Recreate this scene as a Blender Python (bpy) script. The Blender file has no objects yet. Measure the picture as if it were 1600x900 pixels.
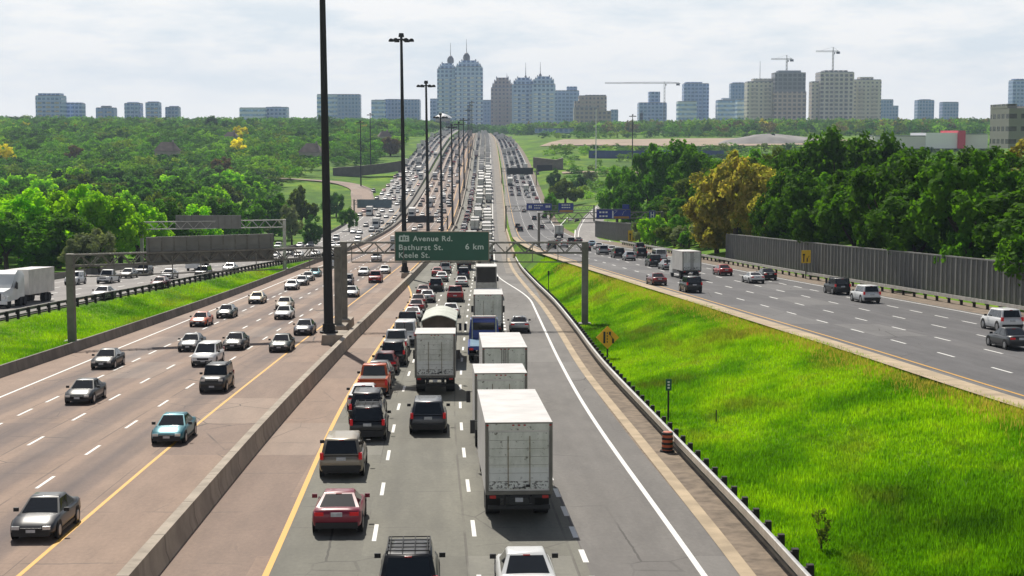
import bpy, bmesh, math, random
import numpy as np
from mathutils import Vector, Matrix
R=math.radians
random.seed(7); RNG=np.random.default_rng(11)
sc=bpy.context.scene; COL=sc.collection
# ---------------------------------------------------------------- camera
F=2500.0; HZ=210.0
HAZE=0.0001
PITCH=math.atan((450-HZ)/F); CP,SP=math.cos(PITCH),math.sin(PITCH)
cd=bpy.data.cameras.new('camera'); cam=bpy.data.objects.new('camera',cd); COL.objects.link(cam)
cam.location=(0,0,0); cam.rotation_euler=(math.pi/2-PITCH,0,0)
cd.sensor_width=36; cd.lens=36*F/1600; cd.clip_end=20000; cd.clip_start=1
sc.camera=cam
# ---------------------------------------------------------------- sky, sun, exposure
SUN_AZ=R(-15.5); SUN_EL=R(47)
w=bpy.data.worlds.new('World'); sc.world=w; w.use_nodes=True
nt=w.node_tree; N=nt.nodes; L=nt.links
bg=N['Background']; bg.inputs['Strength'].default_value=0.05
sky=N.new('ShaderNodeTexSky'); sky.sky_type='NISHITA'; sky.sun_disc=False
sky.sun_elevation=SUN_EL; sky.sun_rotation=SUN_AZ; sky.dust_density=2.0; sky.ozone_density=1.5; sky.air_density=1.0
tc=N.new('ShaderNodeTexCoord'); sep=N.new('ShaderNodeSeparateXYZ'); L.new(tc.outputs['Generated'],sep.inputs[0])
mp=N.new('ShaderNodeMapping'); mp.inputs['Scale'].default_value=(8,8,30); L.new(tc.outputs['Generated'],mp.inputs[0])
n1=N.new('ShaderNodeTexNoise'); n1.inputs['Scale'].default_value=1.6; n1.inputs['Detail'].default_value=7; n1.inputs['Roughness'].default_value=.6
L.new(mp.outputs[0],n1.inputs['Vector'])
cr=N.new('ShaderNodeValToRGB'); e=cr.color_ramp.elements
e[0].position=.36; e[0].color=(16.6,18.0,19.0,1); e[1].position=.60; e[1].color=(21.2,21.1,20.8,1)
L.new(n1.outputs['Fac'],cr.inputs[0])
# pale band low over the skyline
hr=N.new('ShaderNodeMapRange'); hr.interpolation_type='SMOOTHSTEP'
hr.inputs['From Min'].default_value=.0; hr.inputs['From Max'].default_value=.055; hr.inputs['To Min'].default_value=.9; hr.inputs['To Max'].default_value=0
L.new(sep.outputs['Z'],hr.inputs['Value'])
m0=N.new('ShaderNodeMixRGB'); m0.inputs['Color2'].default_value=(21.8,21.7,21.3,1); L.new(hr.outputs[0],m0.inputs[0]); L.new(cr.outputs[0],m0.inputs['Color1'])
# cloud cover thins out higher up, where the blue sky shows
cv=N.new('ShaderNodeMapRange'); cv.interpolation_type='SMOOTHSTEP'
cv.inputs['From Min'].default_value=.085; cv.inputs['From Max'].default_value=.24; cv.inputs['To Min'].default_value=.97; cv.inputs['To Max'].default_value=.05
# unseen cloud band behind the camera raised, added as fill for camera-facing sides
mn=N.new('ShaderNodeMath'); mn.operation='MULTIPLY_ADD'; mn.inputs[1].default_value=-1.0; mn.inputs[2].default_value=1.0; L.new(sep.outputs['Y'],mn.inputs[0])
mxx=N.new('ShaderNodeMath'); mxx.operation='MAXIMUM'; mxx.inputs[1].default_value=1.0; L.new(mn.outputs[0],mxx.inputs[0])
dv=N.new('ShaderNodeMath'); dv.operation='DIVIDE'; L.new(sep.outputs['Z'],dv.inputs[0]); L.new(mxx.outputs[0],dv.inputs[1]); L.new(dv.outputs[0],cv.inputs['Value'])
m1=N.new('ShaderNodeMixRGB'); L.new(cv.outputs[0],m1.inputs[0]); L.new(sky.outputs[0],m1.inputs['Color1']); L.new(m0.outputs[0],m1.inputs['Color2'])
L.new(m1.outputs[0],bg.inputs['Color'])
sd=bpy.data.lights.new('sun','SUN'); sun=bpy.data.objects.new('sun',sd); COL.objects.link(sun)
sd.energy=5.0; sd.angle=R(.53); sd.color=(1,.95,.86)
sdir=Vector((math.sin(SUN_AZ)*math.cos(SUN_EL),math.cos(SUN_AZ)*math.cos(SUN_EL),math.sin(SUN_EL)))
sun.rotation_euler=sdir.to_track_quat('Z','Y').to_euler()
vs=sc.view_settings; vs.view_transform='Standard'; vs.look='None'; vs.gamma=1; vs.use_curve_mapping=False; vs.exposure=-0.01
sc.cycles.max_bounces=6; sc.cycles.transparent_max_bounces=8; sc.cycles.volume_bounces=0
sc.cycles.use_denoising=True
# ---------------------------------------------------------------- helpers
def herm(pts):
    p=np.array(sorted(pts),float); X,Y=p[:,0],p[:,1]; h=np.diff(X); d=np.diff(Y)/h
    m=np.zeros(len(X)); m[0]=d[0]; m[-1]=d[-1]
    m[1:-1]=(d[:-1]*h[1:]+d[1:]*h[:-1])/(h[1:]+h[:-1])
    def f(x):
        x=np.asarray(x,float); i=np.clip(np.searchsorted(X,x)-1,0,len(h)-1)
        t=(x-X[i])/h[i]; tt=np.clip(t,0,1)
        y=(2*tt**3-3*tt**2+1)*Y[i]+(tt**3-2*tt**2+tt)*h[i]*m[i]+(-2*tt**3+3*tt**2)*Y[i+1]+(tt**3-tt**2)*h[i]*m[i+1]
        return y+np.where(t<0,t*h[i]*m[0],0)+np.where(t>1,(t-1)*h[i]*m[-1],0)
    return f
def tag(o,label=None,cat=None,group=None,kind=None):
    if label: o['label']=label
    if cat: o['category']=cat
    if group: o['group']=group
    if kind: o['kind']=kind
    return o
def empty(name,loc=(0,0,0),rot=(0,0,0)):
    o=bpy.data.objects.new(name,None); COL.objects.link(o); o.location=loc; o.rotation_euler=rot; o.empty_display_size=.5
    return o
class G:
    """collects faces of ONE mesh"""
    def __init__(s): s.v=[]; s.f=[]; s.m=[]
    def add(s,vs,fs,m=0):
        b=len(s.v); s.v+= [tuple(v) for v in vs]; s.f+=[tuple(b+i for i in f) for f in fs]; s.m+=[m]*len(fs); return s
    def box(s,c,d,m=0,rz=0.,top=(1,1)):
        x,y,z=d[0]/2,d[1]/2,d[2]/2; vs=[]
        for zz,k in ((-z,(1,1)),(z,top)):
            for sx,sy in ((-1,-1),(1,-1),(1,1),(-1,1)): vs.append((sx*x*k[0],sy*y*k[1],zz))
        ca,sa=math.cos(rz),math.sin(rz)
        vs=[(c[0]+a*ca-b*sa,c[1]+a*sa+b*ca,c[2]+h) for a,b,h in vs]
        return s.add(vs,[(3,2,1,0),(4,5,6,7),(0,1,5,4),(1,2,6,5),(2,3,7,6),(3,0,4,7)],m)
    def cyl(s,p0,p1,r0,r1=None,n=10,m=0,caps=True):
        if r1 is None: r1=r0
        p0,p1=Vector(p0),Vector(p1); a=(p1-p0).normalized()
        u=a.orthogonal().normalized(); v=a.cross(u); vs=[]
        for p,r in ((p0,r0),(p1,r1)):
            for i in range(n):
                t=2*math.pi*i/n; vs.append(p+u*(r*math.cos(t))+v*(r*math.sin(t)))
        fs=[(i,(i+1)%n,n+(i+1)%n,n+i) for i in range(n)]
        if caps: fs+=[tuple(range(n-1,-1,-1)),tuple(range(n,2*n))]
        return s.add(vs,fs,m)
    def lathe(s,c,prof,n=16,m=0):
        vs=[]; k=len(prof)
        for r,z in prof:
            for i in range(n): t=2*math.pi*i/n; vs.append((c[0]+r*math.cos(t),c[1]+r*math.sin(t),c[2]+z))
        fs=[(j*n+i,j*n+(i+1)%n,(j+1)*n+(i+1)%n,(j+1)*n+i) for j in range(k-1) for i in range(n)]
        fs.append(tuple((k-1)*n+i for i in range(n))); return s.add(vs,fs,m)
    def loft(s,rings,m=0,caps=True):
        n=len(rings[0]); vs=[p for r in rings for p in r]; k=len(rings)
        fs=[(j*n+i,j*n+(i+1)%n,(j+1)*n+(i+1)%n,(j+1)*n+i) for j in range(k-1) for i in range(n)]
        if caps: fs+=[tuple(range(n-1,-1,-1)),tuple((k-1)*n+i for i in range(n))]
        return s.add(vs,fs,m)
    def mesh(s,name,mats,smooth=None):
        me=bpy.data.meshes.new(name); me.from_pydata(s.v,[],s.f)
        for x in mats: me.materials.append(x)
        if len(mats)>1: me.polygons.foreach_set('material_index',s.m)
        bm=bmesh.new(); bm.from_mesh(me); bmesh.ops.recalc_face_normals(bm,faces=bm.faces); bm.to_mesh(me); bm.free()
        if smooth is not None:
            me.polygons.foreach_set('use_smooth',[True]*len(me.polygons)); me.set_sharp_from_angle(angle=R(smooth))
        me.update(); return me
    def obj(s,name,mats,parent=None,smooth=None,**k):
        if not isinstance(mats,(list,tuple)): mats=[mats]
        o=bpy.data.objects.new(name,s.mesh(name,mats,smooth)); COL.objects.link(o)
        if parent: o.parent=parent
        tag(o,**k); return o
def rawmesh(name,co,nface,npf,mat,attr=None):
    """big mesh straight from numpy: co = (nface*npf,3)"""
    me=bpy.data.meshes.new(name); nv=len(co)
    me.vertices.add(nv); me.vertices.foreach_set('co',co.astype(np.float32).ravel())
    me.loops.add(nv); me.loops.foreach_set('vertex_index',np.arange(nv,dtype=np.int32))
    me.polygons.add(nface); me.polygons.foreach_set('loop_start',np.arange(0,nv,npf,dtype=np.int32))
    try: me.polygons.foreach_set('loop_total',np.full(nface,npf,dtype=np.int32))
    except Exception: pass
    if attr is not None:
        a=me.attributes.new('tint','FLOAT_COLOR','POINT'); a.data.foreach_set('color',attr.astype(np.float32).ravel())
    me.materials.append(mat); me.update(calc_edges=True); me.validate(); return me
# ---------------------------------------------------------------- materials
def newmat(name):
    m=bpy.data.materials.new(name); m.use_nodes=True; return m,m.node_tree.nodes,m.node_tree.links,m.node_tree.nodes['Principled BSDF']
def mix(nn,ll,fac,a,b,mode='MIX'):
    x=nn.new('ShaderNodeMixRGB'); x.blend_type=mode
    for i,v in ((0,fac),(1,a),(2,b)):
        if hasattr(v,'is_output'): ll.new(v,x.inputs[i])
        elif isinstance(v,(int,float)): x.inputs[i].default_value=v
        else: x.inputs[i].default_value=(*v[:3],1)
    return x.outputs[0]
def mth(nn,ll,op,a,b=None,c=None,clamp=False):
    x=nn.new('ShaderNodeMath'); x.operation=op; x.use_clamp=clamp
    for i,v in enumerate((a,b,c)):
        if v is None: continue
        if hasattr(v,'is_output'): ll.new(v,x.inputs[i])
        else: x.inputs[i].default_value=v
    return x.outputs[0]
def noise(nn,ll,vec,scale,detail=4,rough=.55):
    x=nn.new('ShaderNodeTexNoise'); x.inputs['Scale'].default_value=scale; x.inputs['Detail'].default_value=detail; x.inputs['Roughness'].default_value=rough
    if vec is not None: ll.new(vec,x.inputs['Vector'])
    return x.outputs['Fac']
def ramp(nn,ll,fac,*st):
    x=nn.new('ShaderNodeValToRGB'); el=x.color_ramp.elements
    while len(el)<len(st): el.new(.5)
    for q,(p,c) in zip(el,st): q.position=p; q.color=(*((c,c,c) if isinstance(c,(int,float)) else c),1)
    ll.new(fac,x.inputs[0]); return x.outputs[0]
def coords(nn,which='Object'): return nn.new('ShaderNodeTexCoord').outputs[which]
def mapping(nn,ll,vec,scale):
    x=nn.new('ShaderNodeMapping'); x.inputs['Scale'].default_value=scale; ll.new(vec,x.inputs[0]); return x.outputs[0]
def plain(name,c,rough=.6,metal=0.,var=.25,scale=1.5,coat=0.,emit=None,bump=0,joint=0):
    m,nn,ll,b=newmat(name); b.inputs['Roughness'].default_value=rough; b.inputs['Metallic'].default_value=metal
    b.inputs['Coat Weight'].default_value=coat; b.inputs['Coat Roughness'].default_value=.06
    v=coords(nn); f=noise(nn,ll,v,scale,5)
    k=ramp(nn,ll,f,(.3,1-var),(.7,1+var*.3)); col=mix(nn,ll,1.,c,k,'MULTIPLY')
    if joint: # cast sections: dark joints and rain stains of uneven strength
        s_=nn.new('ShaderNodeSeparateXYZ'); ll.new(v,s_.inputs[0]); fr=mth(nn,ll,'FRACT',mth(nn,ll,'DIVIDE',s_.outputs['Y'],joint)); col=mix(nn,ll,mth(nn,ll,'MULTIPLY',mth(nn,ll,'LESS_THAN',fr,.016),.6),col,(.05,.045,.04))
        st=noise(nn,ll,mapping(nn,ll,v,(1.,1.4,.12)),1.,4,.6); col=mix(nn,ll,ramp(nn,ll,st,(.52,0.),(.68,.5)),col,tuple(x*.45 for x in c))
    ll.new(col,b.inputs['Base Color'])
    if emit: b.inputs['Emission Color'].default_value=(*emit[0],1); b.inputs['Emission Strength'].default_value=emit[1]
    if bump:
        bu=nn.new('ShaderNodeBump'); bu.inputs['Strength'].default_value=bump; ll.new(noise(nn,ll,v,scale*12,3),bu.inputs['Height']); ll.new(bu.outputs[0],b.inputs['Normal'])
    return m
def road_mat(name,c1,c2,streak,lane,off,lanes,joint=0.,amount=.5,dirt=None):
    """UV = metres across / metres along. Wear, oil streaks in the lane middles, patches, transverse joints"""
    m,nn,ll,b=newmat(name); uv=coords(nn,'UV'); s=nn.new('ShaderNodeSeparateXYZ'); ll.new(uv,s.inputs[0]); u,v=s.outputs['X'],s.outputs['Y']
    big=noise(nn,ll,mapping(nn,ll,uv,(.35,.035,1)),1.,5,.6); fine=noise(nn,ll,mapping(nn,ll,uv,(6,3,1)),1.,4,.7)
    pat=noise(nn,ll,mapping(nn,ll,uv,(.9,.22,1)),1.,4,.6)
    col=mix(nn,ll,ramp(nn,ll,big,(.35,0.),(.65,1.)),c1,c2)
    # oil streak down the middle of each lane
    fr=mth(nn,ll,'FRACT',mth(nn,ll,'DIVIDE',mth(nn,ll,'SUBTRACT',u,off),lane))
    d=mth(nn,ll,'ABSOLUTE',mth(nn,ll,'SUBTRACT',fr,.5))
    st=ramp(nn,ll,d,(.02,1.),(.33,0.))
    inside=mth(nn,ll,'MULTIPLY',mth(nn,ll,'GREATER_THAN',u,off),mth(nn,ll,'LESS_THAN',u,off+lane*lanes))
    lanevar=noise(nn,ll,mapping(nn,ll,uv,(.30,.012,1)),1.,3)
    st=mth(nn,ll,'MULTIPLY',mth(nn,ll,'MULTIPLY',st,inside),mth(nn,ll,'MULTIPLY',ramp(nn,ll,lanevar,(.35,.35),(.65,1.)),amount))
    col=mix(nn,ll,st,col,streak)
    col=mix(nn,ll,1.,col,ramp(nn,ll,fine,(.3,.86),(.7,1.08)),'MULTIPLY')
    col=mix(nn,ll,1.,col,ramp(nn,ll,pat,(.32,.84),(.62,1.04)),'MULTIPLY')
    # polished wheel tracks, square-cut repair patches, tar-sealed cracks
    wt=ramp(nn,ll,mth(nn,ll,'ABSOLUTE',mth(nn,ll,'SUBTRACT',d,.24)),(.0,1.),(.11,0.)); col=mix(nn,ll,mth(nn,ll,'MULTIPLY',mth(nn,ll,'MULTIPLY',wt,inside),.22),col,streak)
    bt=nn.new('ShaderNodeTexBrick'); bt.inputs['Scale'].default_value=1.; bt.inputs['Brick Width'].default_value=lane; bt.inputs['Row Height'].default_value=11.; bt.inputs['Mortar Size'].default_value=0.; bt.inputs['Color1'].default_value=(0,0,0,1); bt.inputs['Color2'].default_value=(1,1,1,1); bt.offset=.0
    mo=nn.new('ShaderNodeMapping'); mo.inputs['Location'].default_value=(-off,0,0); ll.new(uv,mo.inputs[0]); ll.new(mo.outputs[0],bt.inputs['Vector'])
    col=mix(nn,ll,mth(nn,ll,'MULTIPLY',ramp(nn,ll,bt.outputs['Color'],(.80,0.),(.82,1.)),.22),col,streak)
    col=mix(nn,ll,mth(nn,ll,'MULTIPLY',ramp(nn,ll,bt.outputs['Color'],(.16,1.),(.18,0.)),.10),col,(.5,.48,.44))
    # seams beside the lane lines, joints across
    seam=mth(nn,ll,'MULTIPLY',mth(nn,ll,'GREATER_THAN',d,.487),inside)
    brk=ramp(nn,ll,noise(nn,ll,mapping(nn,ll,uv,(.5,.11,1)),1.,3),(.42,0.),(.52,1.))
    col=mix(nn,ll,mth(nn,ll,'MULTIPLY',mth(nn,ll,'MULTIPLY',seam,brk),.45),col,(.05,.04,.035))
    if joint:
        w_=noise(nn,ll,mapping(nn,ll,uv,(.6,.3,1)),1.,2)
        jf=mth(nn,ll,'FRACT',mth(nn,ll,'DIVIDE',mth(nn,ll,'ADD',v,mth(nn,ll,'MULTIPLY',w_,.5)),joint))
        jm=mth(nn,ll,'LESS_THAN',jf,.018); jb=ramp(nn,ll,noise(nn,ll,mapping(nn,ll,uv,(.4,.4,1)),1.,3),(.45,0.),(.6,1.))
        col=mix(nn,ll,mth(nn,ll,'MULTIPLY',mth(nn,ll,'MULTIPLY',jm,jb),.4),col,(.06,.055,.05))
    # hairline cracks
    vo=nn.new('ShaderNodeTexVoronoi'); vo.feature='DISTANCE_TO_EDGE'; vo.inputs['Scale'].default_value=.22; ll.new(mapping(nn,ll,mix(nn,ll,.06,uv,noise(nn,ll,uv,1.2)),(1,.6,1)),vo.inputs['Vector'])
    cm=mth(nn,ll,'MULTIPLY',mth(nn,ll,'LESS_THAN',vo.outputs['Distance'],.007),ramp(nn,ll,noise(nn,ll,mapping(nn,ll,uv,(.15,.05,1)),1.,3),(.5,0.),(.6,1.)))
    col=mix(nn,ll,mth(nn,ll,'MULTIPLY',cm,.7),col,(.045,.04,.036))
    ll.new(col,b.inputs['Base Color']); b.inputs['Roughness'].default_value=.8; b.inputs['Specular IOR Level'].default_value=.35
    bu=nn.new('ShaderNodeBump'); bu.inputs['Strength'].default_value=.25; bu.inputs['Distance'].default_value=.02; ll.new(noise(nn,ll,mapping(nn,ll,uv,(25,25,1)),1.,2),bu.inputs['Height']); ll.new(bu.outputs[0],b.inputs['Normal'])
    return m
def paintline(name,c,worn=.35):
    m,nn,ll,b=newmat(name); v=coords(nn); f=noise(nn,ll,v,3.,6,.7)
    ll.new(mix(nn,ll,ramp(nn,ll,f,(.56,0.),(.72,worn)),c,(.25,.22,.19)),b.inputs['Base Color']); b.inputs['Roughness'].default_value=.6; return m
def leafmat(name,c1,c2,trans=.35,tint=False):
    m,nn,ll,b=newmat(name); nn.remove(b); out=nn['Material Output']
    oi=nn.new('ShaderNodeObjectInfo'); g=nn.new('ShaderNodeNewGeometry')
    f=noise(nn,ll,mapping(nn,ll,g.outputs['Position'],(.35,.35,.35)),1.,3,.6)
    f=mth(nn,ll,'ADD',mth(nn,ll,'MULTIPLY',f,.9),mth(nn,ll,'MULTIPLY',g.outputs['Random Per Island'],.35))
    col=mix(nn,ll,ramp(nn,ll,f,(.35,0.),(.9,1.)),c1,c2)
    if tint:
        a=nn.new('ShaderNodeAttribute'); a.attribute_name='tint'; col=mix(nn,ll,1.,a.outputs['Color'],ramp(nn,ll,f,(.35,.65),(.9,1.2)),'MULTIPLY')
    else: col=mix(nn,ll,1.,col,ramp(nn,ll,oi.outputs['Random'],(0.,.72),(1.,1.18)),'MULTIPLY')
    d=nn.new('ShaderNodeBsdfPrincipled'); d.inputs['Roughness'].default_value=.75; d.inputs['Specular IOR Level'].default_value=.06; ll.new(col,d.inputs['Base Color'])
    t=nn.new('ShaderNodeBsdfTranslucent'); ll.new(mix(nn,ll,1.,col,(1.7,1.8,.6),'MULTIPLY'),t.inputs['Color'])
    mx=nn.new('ShaderNodeMixShader'); mx.inputs[0].default_value=trans; ll.new(d.outputs[0],mx.inputs[1]); ll.new(t.outputs[0],mx.inputs[2]); ll.new(mx.outputs[0],out.inputs['Surface'])
    return m
M={}
def build_mats():
    M['pink']=road_mat('pink_concrete_road',(.325,.225,.165),(.285,.193,.142),(.065,.054,.062),3.65,3.4,4,joint=9,amount=.95)
    M['express']=road_mat('olive_grey_road',(.205,.197,.158),(.165,.158,.128),(.085,.08,.068),3.7,3.1,3,joint=7.5,amount=.42)
    M['dark_lane']=road_mat('fresh_asphalt',(.195,.18,.165),(.16,.148,.137),(.125,.115,.108),3.7,0.,1,joint=0,amount=.4)
    M['collector']=road_mat('grey_collector_asphalt',(.145,.14,.142),(.113,.11,.113),(.07,.067,.073),3.65,0.0,5,joint=11,amount=.45)
    M['left_collector']=road_mat('pale_collector_asphalt',(.30,.275,.26),(.26,.24,.225),(.18,.165,.16),3.6,3.0,4,joint=10,amount=.4)
    M['tan']=plain('tan_gutter_concrete',(.52,.40,.26),.85,0,.35,.6,bump=.2)
    M['pale_shoulder']=plain('pale_worn_shoulder',(.27,.24,.205),.9,0,.35,.4)
    M['gravel']=plain('gravel_shoulder',(.26,.20,.145),.95,0,.5,1.5,bump=.6)
    M['barrier']=plain('barrier_concrete',(.44,.37,.29),.85,0,.35,.5,bump=.2,joint=6)
    M['barrier_dark']=plain('weathered_barrier_concrete',(.25,.225,.19),.85,0,.4,.5,bump=.2,joint=6)
    M['white_line']=paintline('white_road_paint',(.80,.79,.75)); M['yellow_line']=paintline('yellow_road_paint',(.74,.37,.012))
    M['steel']=plain('galvanised_steel',(.50,.49,.46),.45,.6,.3,2.)
    M['rail_steel']=plain('bright_guardrail_steel',(.72,.70,.66),.33,.75,.25,2.)
    M['dull_steel']=plain('weathered_gantry_steel',(.20,.19,.165),.6,.35,.3,1.5)
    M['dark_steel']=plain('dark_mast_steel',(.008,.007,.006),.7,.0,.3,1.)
    M['timber']=plain('tarred_timber_post',(.035,.03,.026),.9,0,.4,4.)
    M['panel_back']=plain('aluminium_sign_back',(.22,.215,.20),.55,.4,.2,.8)
    M['blue_back']=plain('blue_grey_sign_back',(.12,.17,.20),.5,.3,.2,.8)
    M['green_sign']=plain('green_sign_sheeting',(.007,.09,.052),.4,0,.12,.8)
    M['blue_sign']=plain('blue_sign_sheeting',(.010,.035,.30),.4,0,.12,.8)
    M['orange_sign']=plain('orange_sign_sheeting',(.95,.47,.02),.45,0,.12,.8); M['yellow_sign']=plain('yellow_sign_sheeting',(.80,.52,.02),.45,0,.2,.8)
    M['brown_sign']=plain('orange_brown_tab',(.42,.19,.03),.45,0,.12,.8)
    M['white']=plain('white_paint',(.80,.80,.78),.5,0,.1,1.); M['black']=plain('black_paint',(.012,.012,.012),.5,0,.2,1.)
    M['glass']=plain('tinted_glass',(.012,.015,.018),.06,0,.1,1.,coat=.3); M['tyre']=plain('tyre_rubber',(.014,.014,.014),.85,0,.2,3.)
    M['rim']=plain('alloy_rim',(.42,.42,.43),.35,.8,.1,3.); M['trim']=plain('black_plastic_trim',(.02,.02,.021),.6,0,.15,3.)
    M['red_lens']=plain('red_lamp_lens',(.45,.008,.01),.2,0,.1,3.,coat=.5); M['lit_red']=plain('lit_brake_lamp',(.42,.006,.01),.2,0,.1,3.,emit=((1,.02,.03),.12))
    M['lamp']=plain('clear_headlamp',(.72,.73,.72),.15,.3,.1,3.,coat=.6); M['plate']=plain('plate_white',(.55,.56,.58),.5,0,.25,9.)
    M['truck_white']=plain('truck_box_white',(.72,.69,.66),.45,0,.22,.8); M['canvas']=plain('white_tarpaulin',(.66,.68,.60),.8,0,.25,.8)
    M['tarp_back']=plain('brown_tarpaulin',(.12,.09,.07),.85,0,.5,1.2); M['orange_plastic']=plain('orange_drum_plastic',(.60,.12,.04),.5,0,.2,3.)
    M['bark']=plain('bark',(.07,.05,.035),.9,0,.4,2.); M['soil']=plain('bare_soil',(.45,.34,.24),.95,0,.3,.05); M['mound']=plain('grey_gravel_heap',(.33,.31,.29),.95,0,.3,.1)
    # dirty roll-up door
    m,nn,ll,b=newmat('dirty_truck_door'); v=coords(nn); s=nn.new('ShaderNodeSeparateXYZ'); ll.new(v,s.inputs[0])
    f=noise(nn,ll,mapping(nn,ll,v,(2.2,1,.9)),1.,6,.65); col=mix(nn,ll,ramp(nn,ll,f,(.35,0.),(.65,1.)),(.76,.76,.69),(.56,.57,.50))
    sp=noise(nn,ll,mapping(nn,ll,v,(5,1,5)),1.,3,.7); col=mix(nn,ll,ramp(nn,ll,sp,(.60,0.),(.67,.8)),col,(.12,.105,.08))
    sc_=noise(nn,ll,mapping(nn,ll,v,(7,1,9)),1.,4,.7); zb_=mth(nn,ll,'MULTIPLY',mth(nn,ll,'LESS_THAN',s.outputs['Z'],1.62),mth(nn,ll,'GREATER_THAN',s.outputs['Z'],1.2)); SCF=mth(nn,ll,'MULTIPLY',ramp(nn,ll,sc_,(.50,0.),(.56,.85)),zb_)
    low=mth(nn,ll,'MULTIPLY',mth(nn,ll,'LESS_THAN',s.outputs['Z'],2.15),.55); col=mix(nn,ll,low,col,(.74,.75,.74))
    col=mix(nn,ll,SCF,col,(.05,.045,.04))
    ll.new(col,b.inputs['Base Color']); b.inputs['Roughness'].default_value=.6; M['dirty_door']=m
    M['rust']=plain('rust_stained_strap',(.26,.19,.10),.8,0,.6,5.)
    # noise wall
    M['sound_wall']=plain('ribbed_sound_wall',(.155,.155,.15),.8,0,.15,.6); M['wall_post']=plain('sound_wall_post',(.25,.25,.235),.6,.2,.2,1.)
    # grass ground
    m,nn,ll,b=newmat('mown_grass'); g=nn.new('ShaderNodeNewGeometry').outputs['Position']
    f=noise(nn,ll,mapping(nn,ll,g,(.10,.07,.10)),1.,6,.65); f2=noise(nn,ll,mapping(nn,ll,g,(1.6,1.1,1)),1.,5,.7); f3=noise(nn,ll,mapping(nn,ll,g,(.22,.05,.1)),1.,4,.6)
    col=ramp(nn,ll,f,(.30,(.05,.13,.008)),(.46,(.11,.25,.008)),(.60,(.22,.36,.008)),(.75,(.20,.19,.04)))
    f4=noise(nn,ll,mapping(nn,ll,g,(.018,.012,.02)),1.,5,.6); col=mix(nn,ll,ramp(nn,ll,f4,(.45,0.),(.62,.75)),col,(.06,.13,.02)); col=mix(nn,ll,1.,col,ramp(nn,ll,f2,(.3,.7),(.7,1.15)),'MULTIPLY'); col=mix(nn,ll,ramp(nn,ll,f3,(.6,0.),(.75,.45)),col,(.11,.12,.02))
    ll.new(col,b.inputs['Base Color']); b.inputs['Roughness'].default_value=.9; b.inputs['Specular IOR Level'].default_value=.1
    bu=nn.new('ShaderNodeBump'); bu.inputs['Strength'].default_value=.6; bu.inputs['Distance'].default_value=.2; ll.new(noise(nn,ll,g,2.5,5,.7),bu.inputs['Height']); ll.new(bu.outputs[0],b.inputs['Normal']); M['ground']=m
    M['blade']=None
build_mats()
PAINT={}
PCOL=dict(black=(.006,.006,.007),darkgrey=(.022,.024,.028),silver=(.42,.43,.44),white=(.80,.80,.79),teal=(.02,.16,.20),red=(.42,.012,.014),maroon=(.16,.012,.015),orange=(.62,.10,.015),
 navy=(.008,.014,.045),green=(.008,.028,.022),tan=(.30,.26,.20),champagne=(.50,.44,.32),pink=(.24,.006,.03),blue=(.02,.06,.36),lightblue=(.22,.40,.55),yellow=(.75,.50,.03),grey=(.085,.09,.10),beige=(.55,.48,.36),brown=(.16,.06,.035))
def paint(c):
    if c not in PAINT:
        PAINT[c]=plain('car_paint_'+c,PCOL[c],.38,.4 if c in('silver','grey','tan','champagne','teal') else .0,.14,.8,coat=.35)
    return PAINT[c]
# ================================================================ THE LAND: longitudinal profile (a valley) and plan of the carriageways
ZC=herm([(-60,-10.28),(0,-12.6),(137,-17.9),(252,-22.35),(350,-26.2),(445,-29.3),(545,-30.9),(650,-29.6),(760,-26.0),(880,-21.0),(1000,-15.9),(1250,-7.4),(1700,-1.2),(2100,2.2),(2600,3),(6000,3)])
DR=herm([(-60,3.6),(0,3.4),(130,2.9),(250,3.0),(333,2.5),(450,1.2),(570,.4),(700,.05),(6000,.05)])
DL=herm([(-60,1.5),(166,1.5),(255,1.0),(330,0),(400,-1.0),(500,-.6),(620,.05),(6000,.05)])
MB=herm([(-40,-9.2),(0,-10.3),(52,-12.1),(80,-12.95),(121,-13.75),(180,-14.5),(236,-15.2),(302,-16.2),(401,-17.5),(534,-19.1),(644,-20.4),(760,-22),(880,-23.8),(1038,-26.3),(1249,-29.5),(1700,-38),(2200,-49),(2800,-62)])
RAIL=herm([(-40,10.2),(40,9.55),(52,9.2),(81,8.0),(115,6.6),(150,5.8),(180,5.0),(223,3.3),(269,1.7),(320,.7),(380,-.1),(445,-.9),(523,-2),(652,-3.2),(760,-4.6),(908,-6.9),(1030,-8.8),(1250,-12.5),(1700,-21),(2200,-32),(2800,-44)])
RY=herm([(-40,35),(40,27.6),(74,24.4),(101,22.4),(125,20.3),(149,18.1),(175,15.4),(200,12.8),(223,10.5),(259,7.5),(309,4.9),(386,2.6),(519,.9),(601,-.1),(746,-2.2),(900,-4.3),(1052,-6.7),(1250,-10.3),(1700,-18.8),(2200,-29.8),(2800,-42)])
RW=herm([(-40,54),(40,46.2),(74,43),(101,41),(129,38.9),(154,36.2),(189,31.7),(228,27.8),(270,24.6),(309,22.6),(380,19),(450,16.2),(519,14.4),(601,13.4),(700,12.2),(868,10.2),(1052,7.4),(1289,2.5),(1700,-5),(2200,-16),(2800,-28)])
_lg=herm([(-40,-34),(60,-33),(142,-31.7),(162,-30.7),(181,-29.4),(211,-27.9),(255,-26.3),(302,-25),(350,-24.2),(400,-23.8),(540,-22.9),(750,-22.4),(1000,-21.7),(2800,-21)])
_ll=herm([(-40,-50),(60,-49),(215,-47.4),(238,-46.8),(299,-44),(349,-41),(401,-39.4),(468,-38.6),(549,-38.3),(650,-38.2),(750,-38),(873,-37.5),(989,-36.5),(1127,-35.5),(1400,-34.5),(2800,-34)])
_lb=herm([(-40,-22.6),(110,-22.2),(129,-21.7),(174,-21),(314,-21.2),(450,-20.6),(610,-19.8),(2800,-19.6)])
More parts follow.
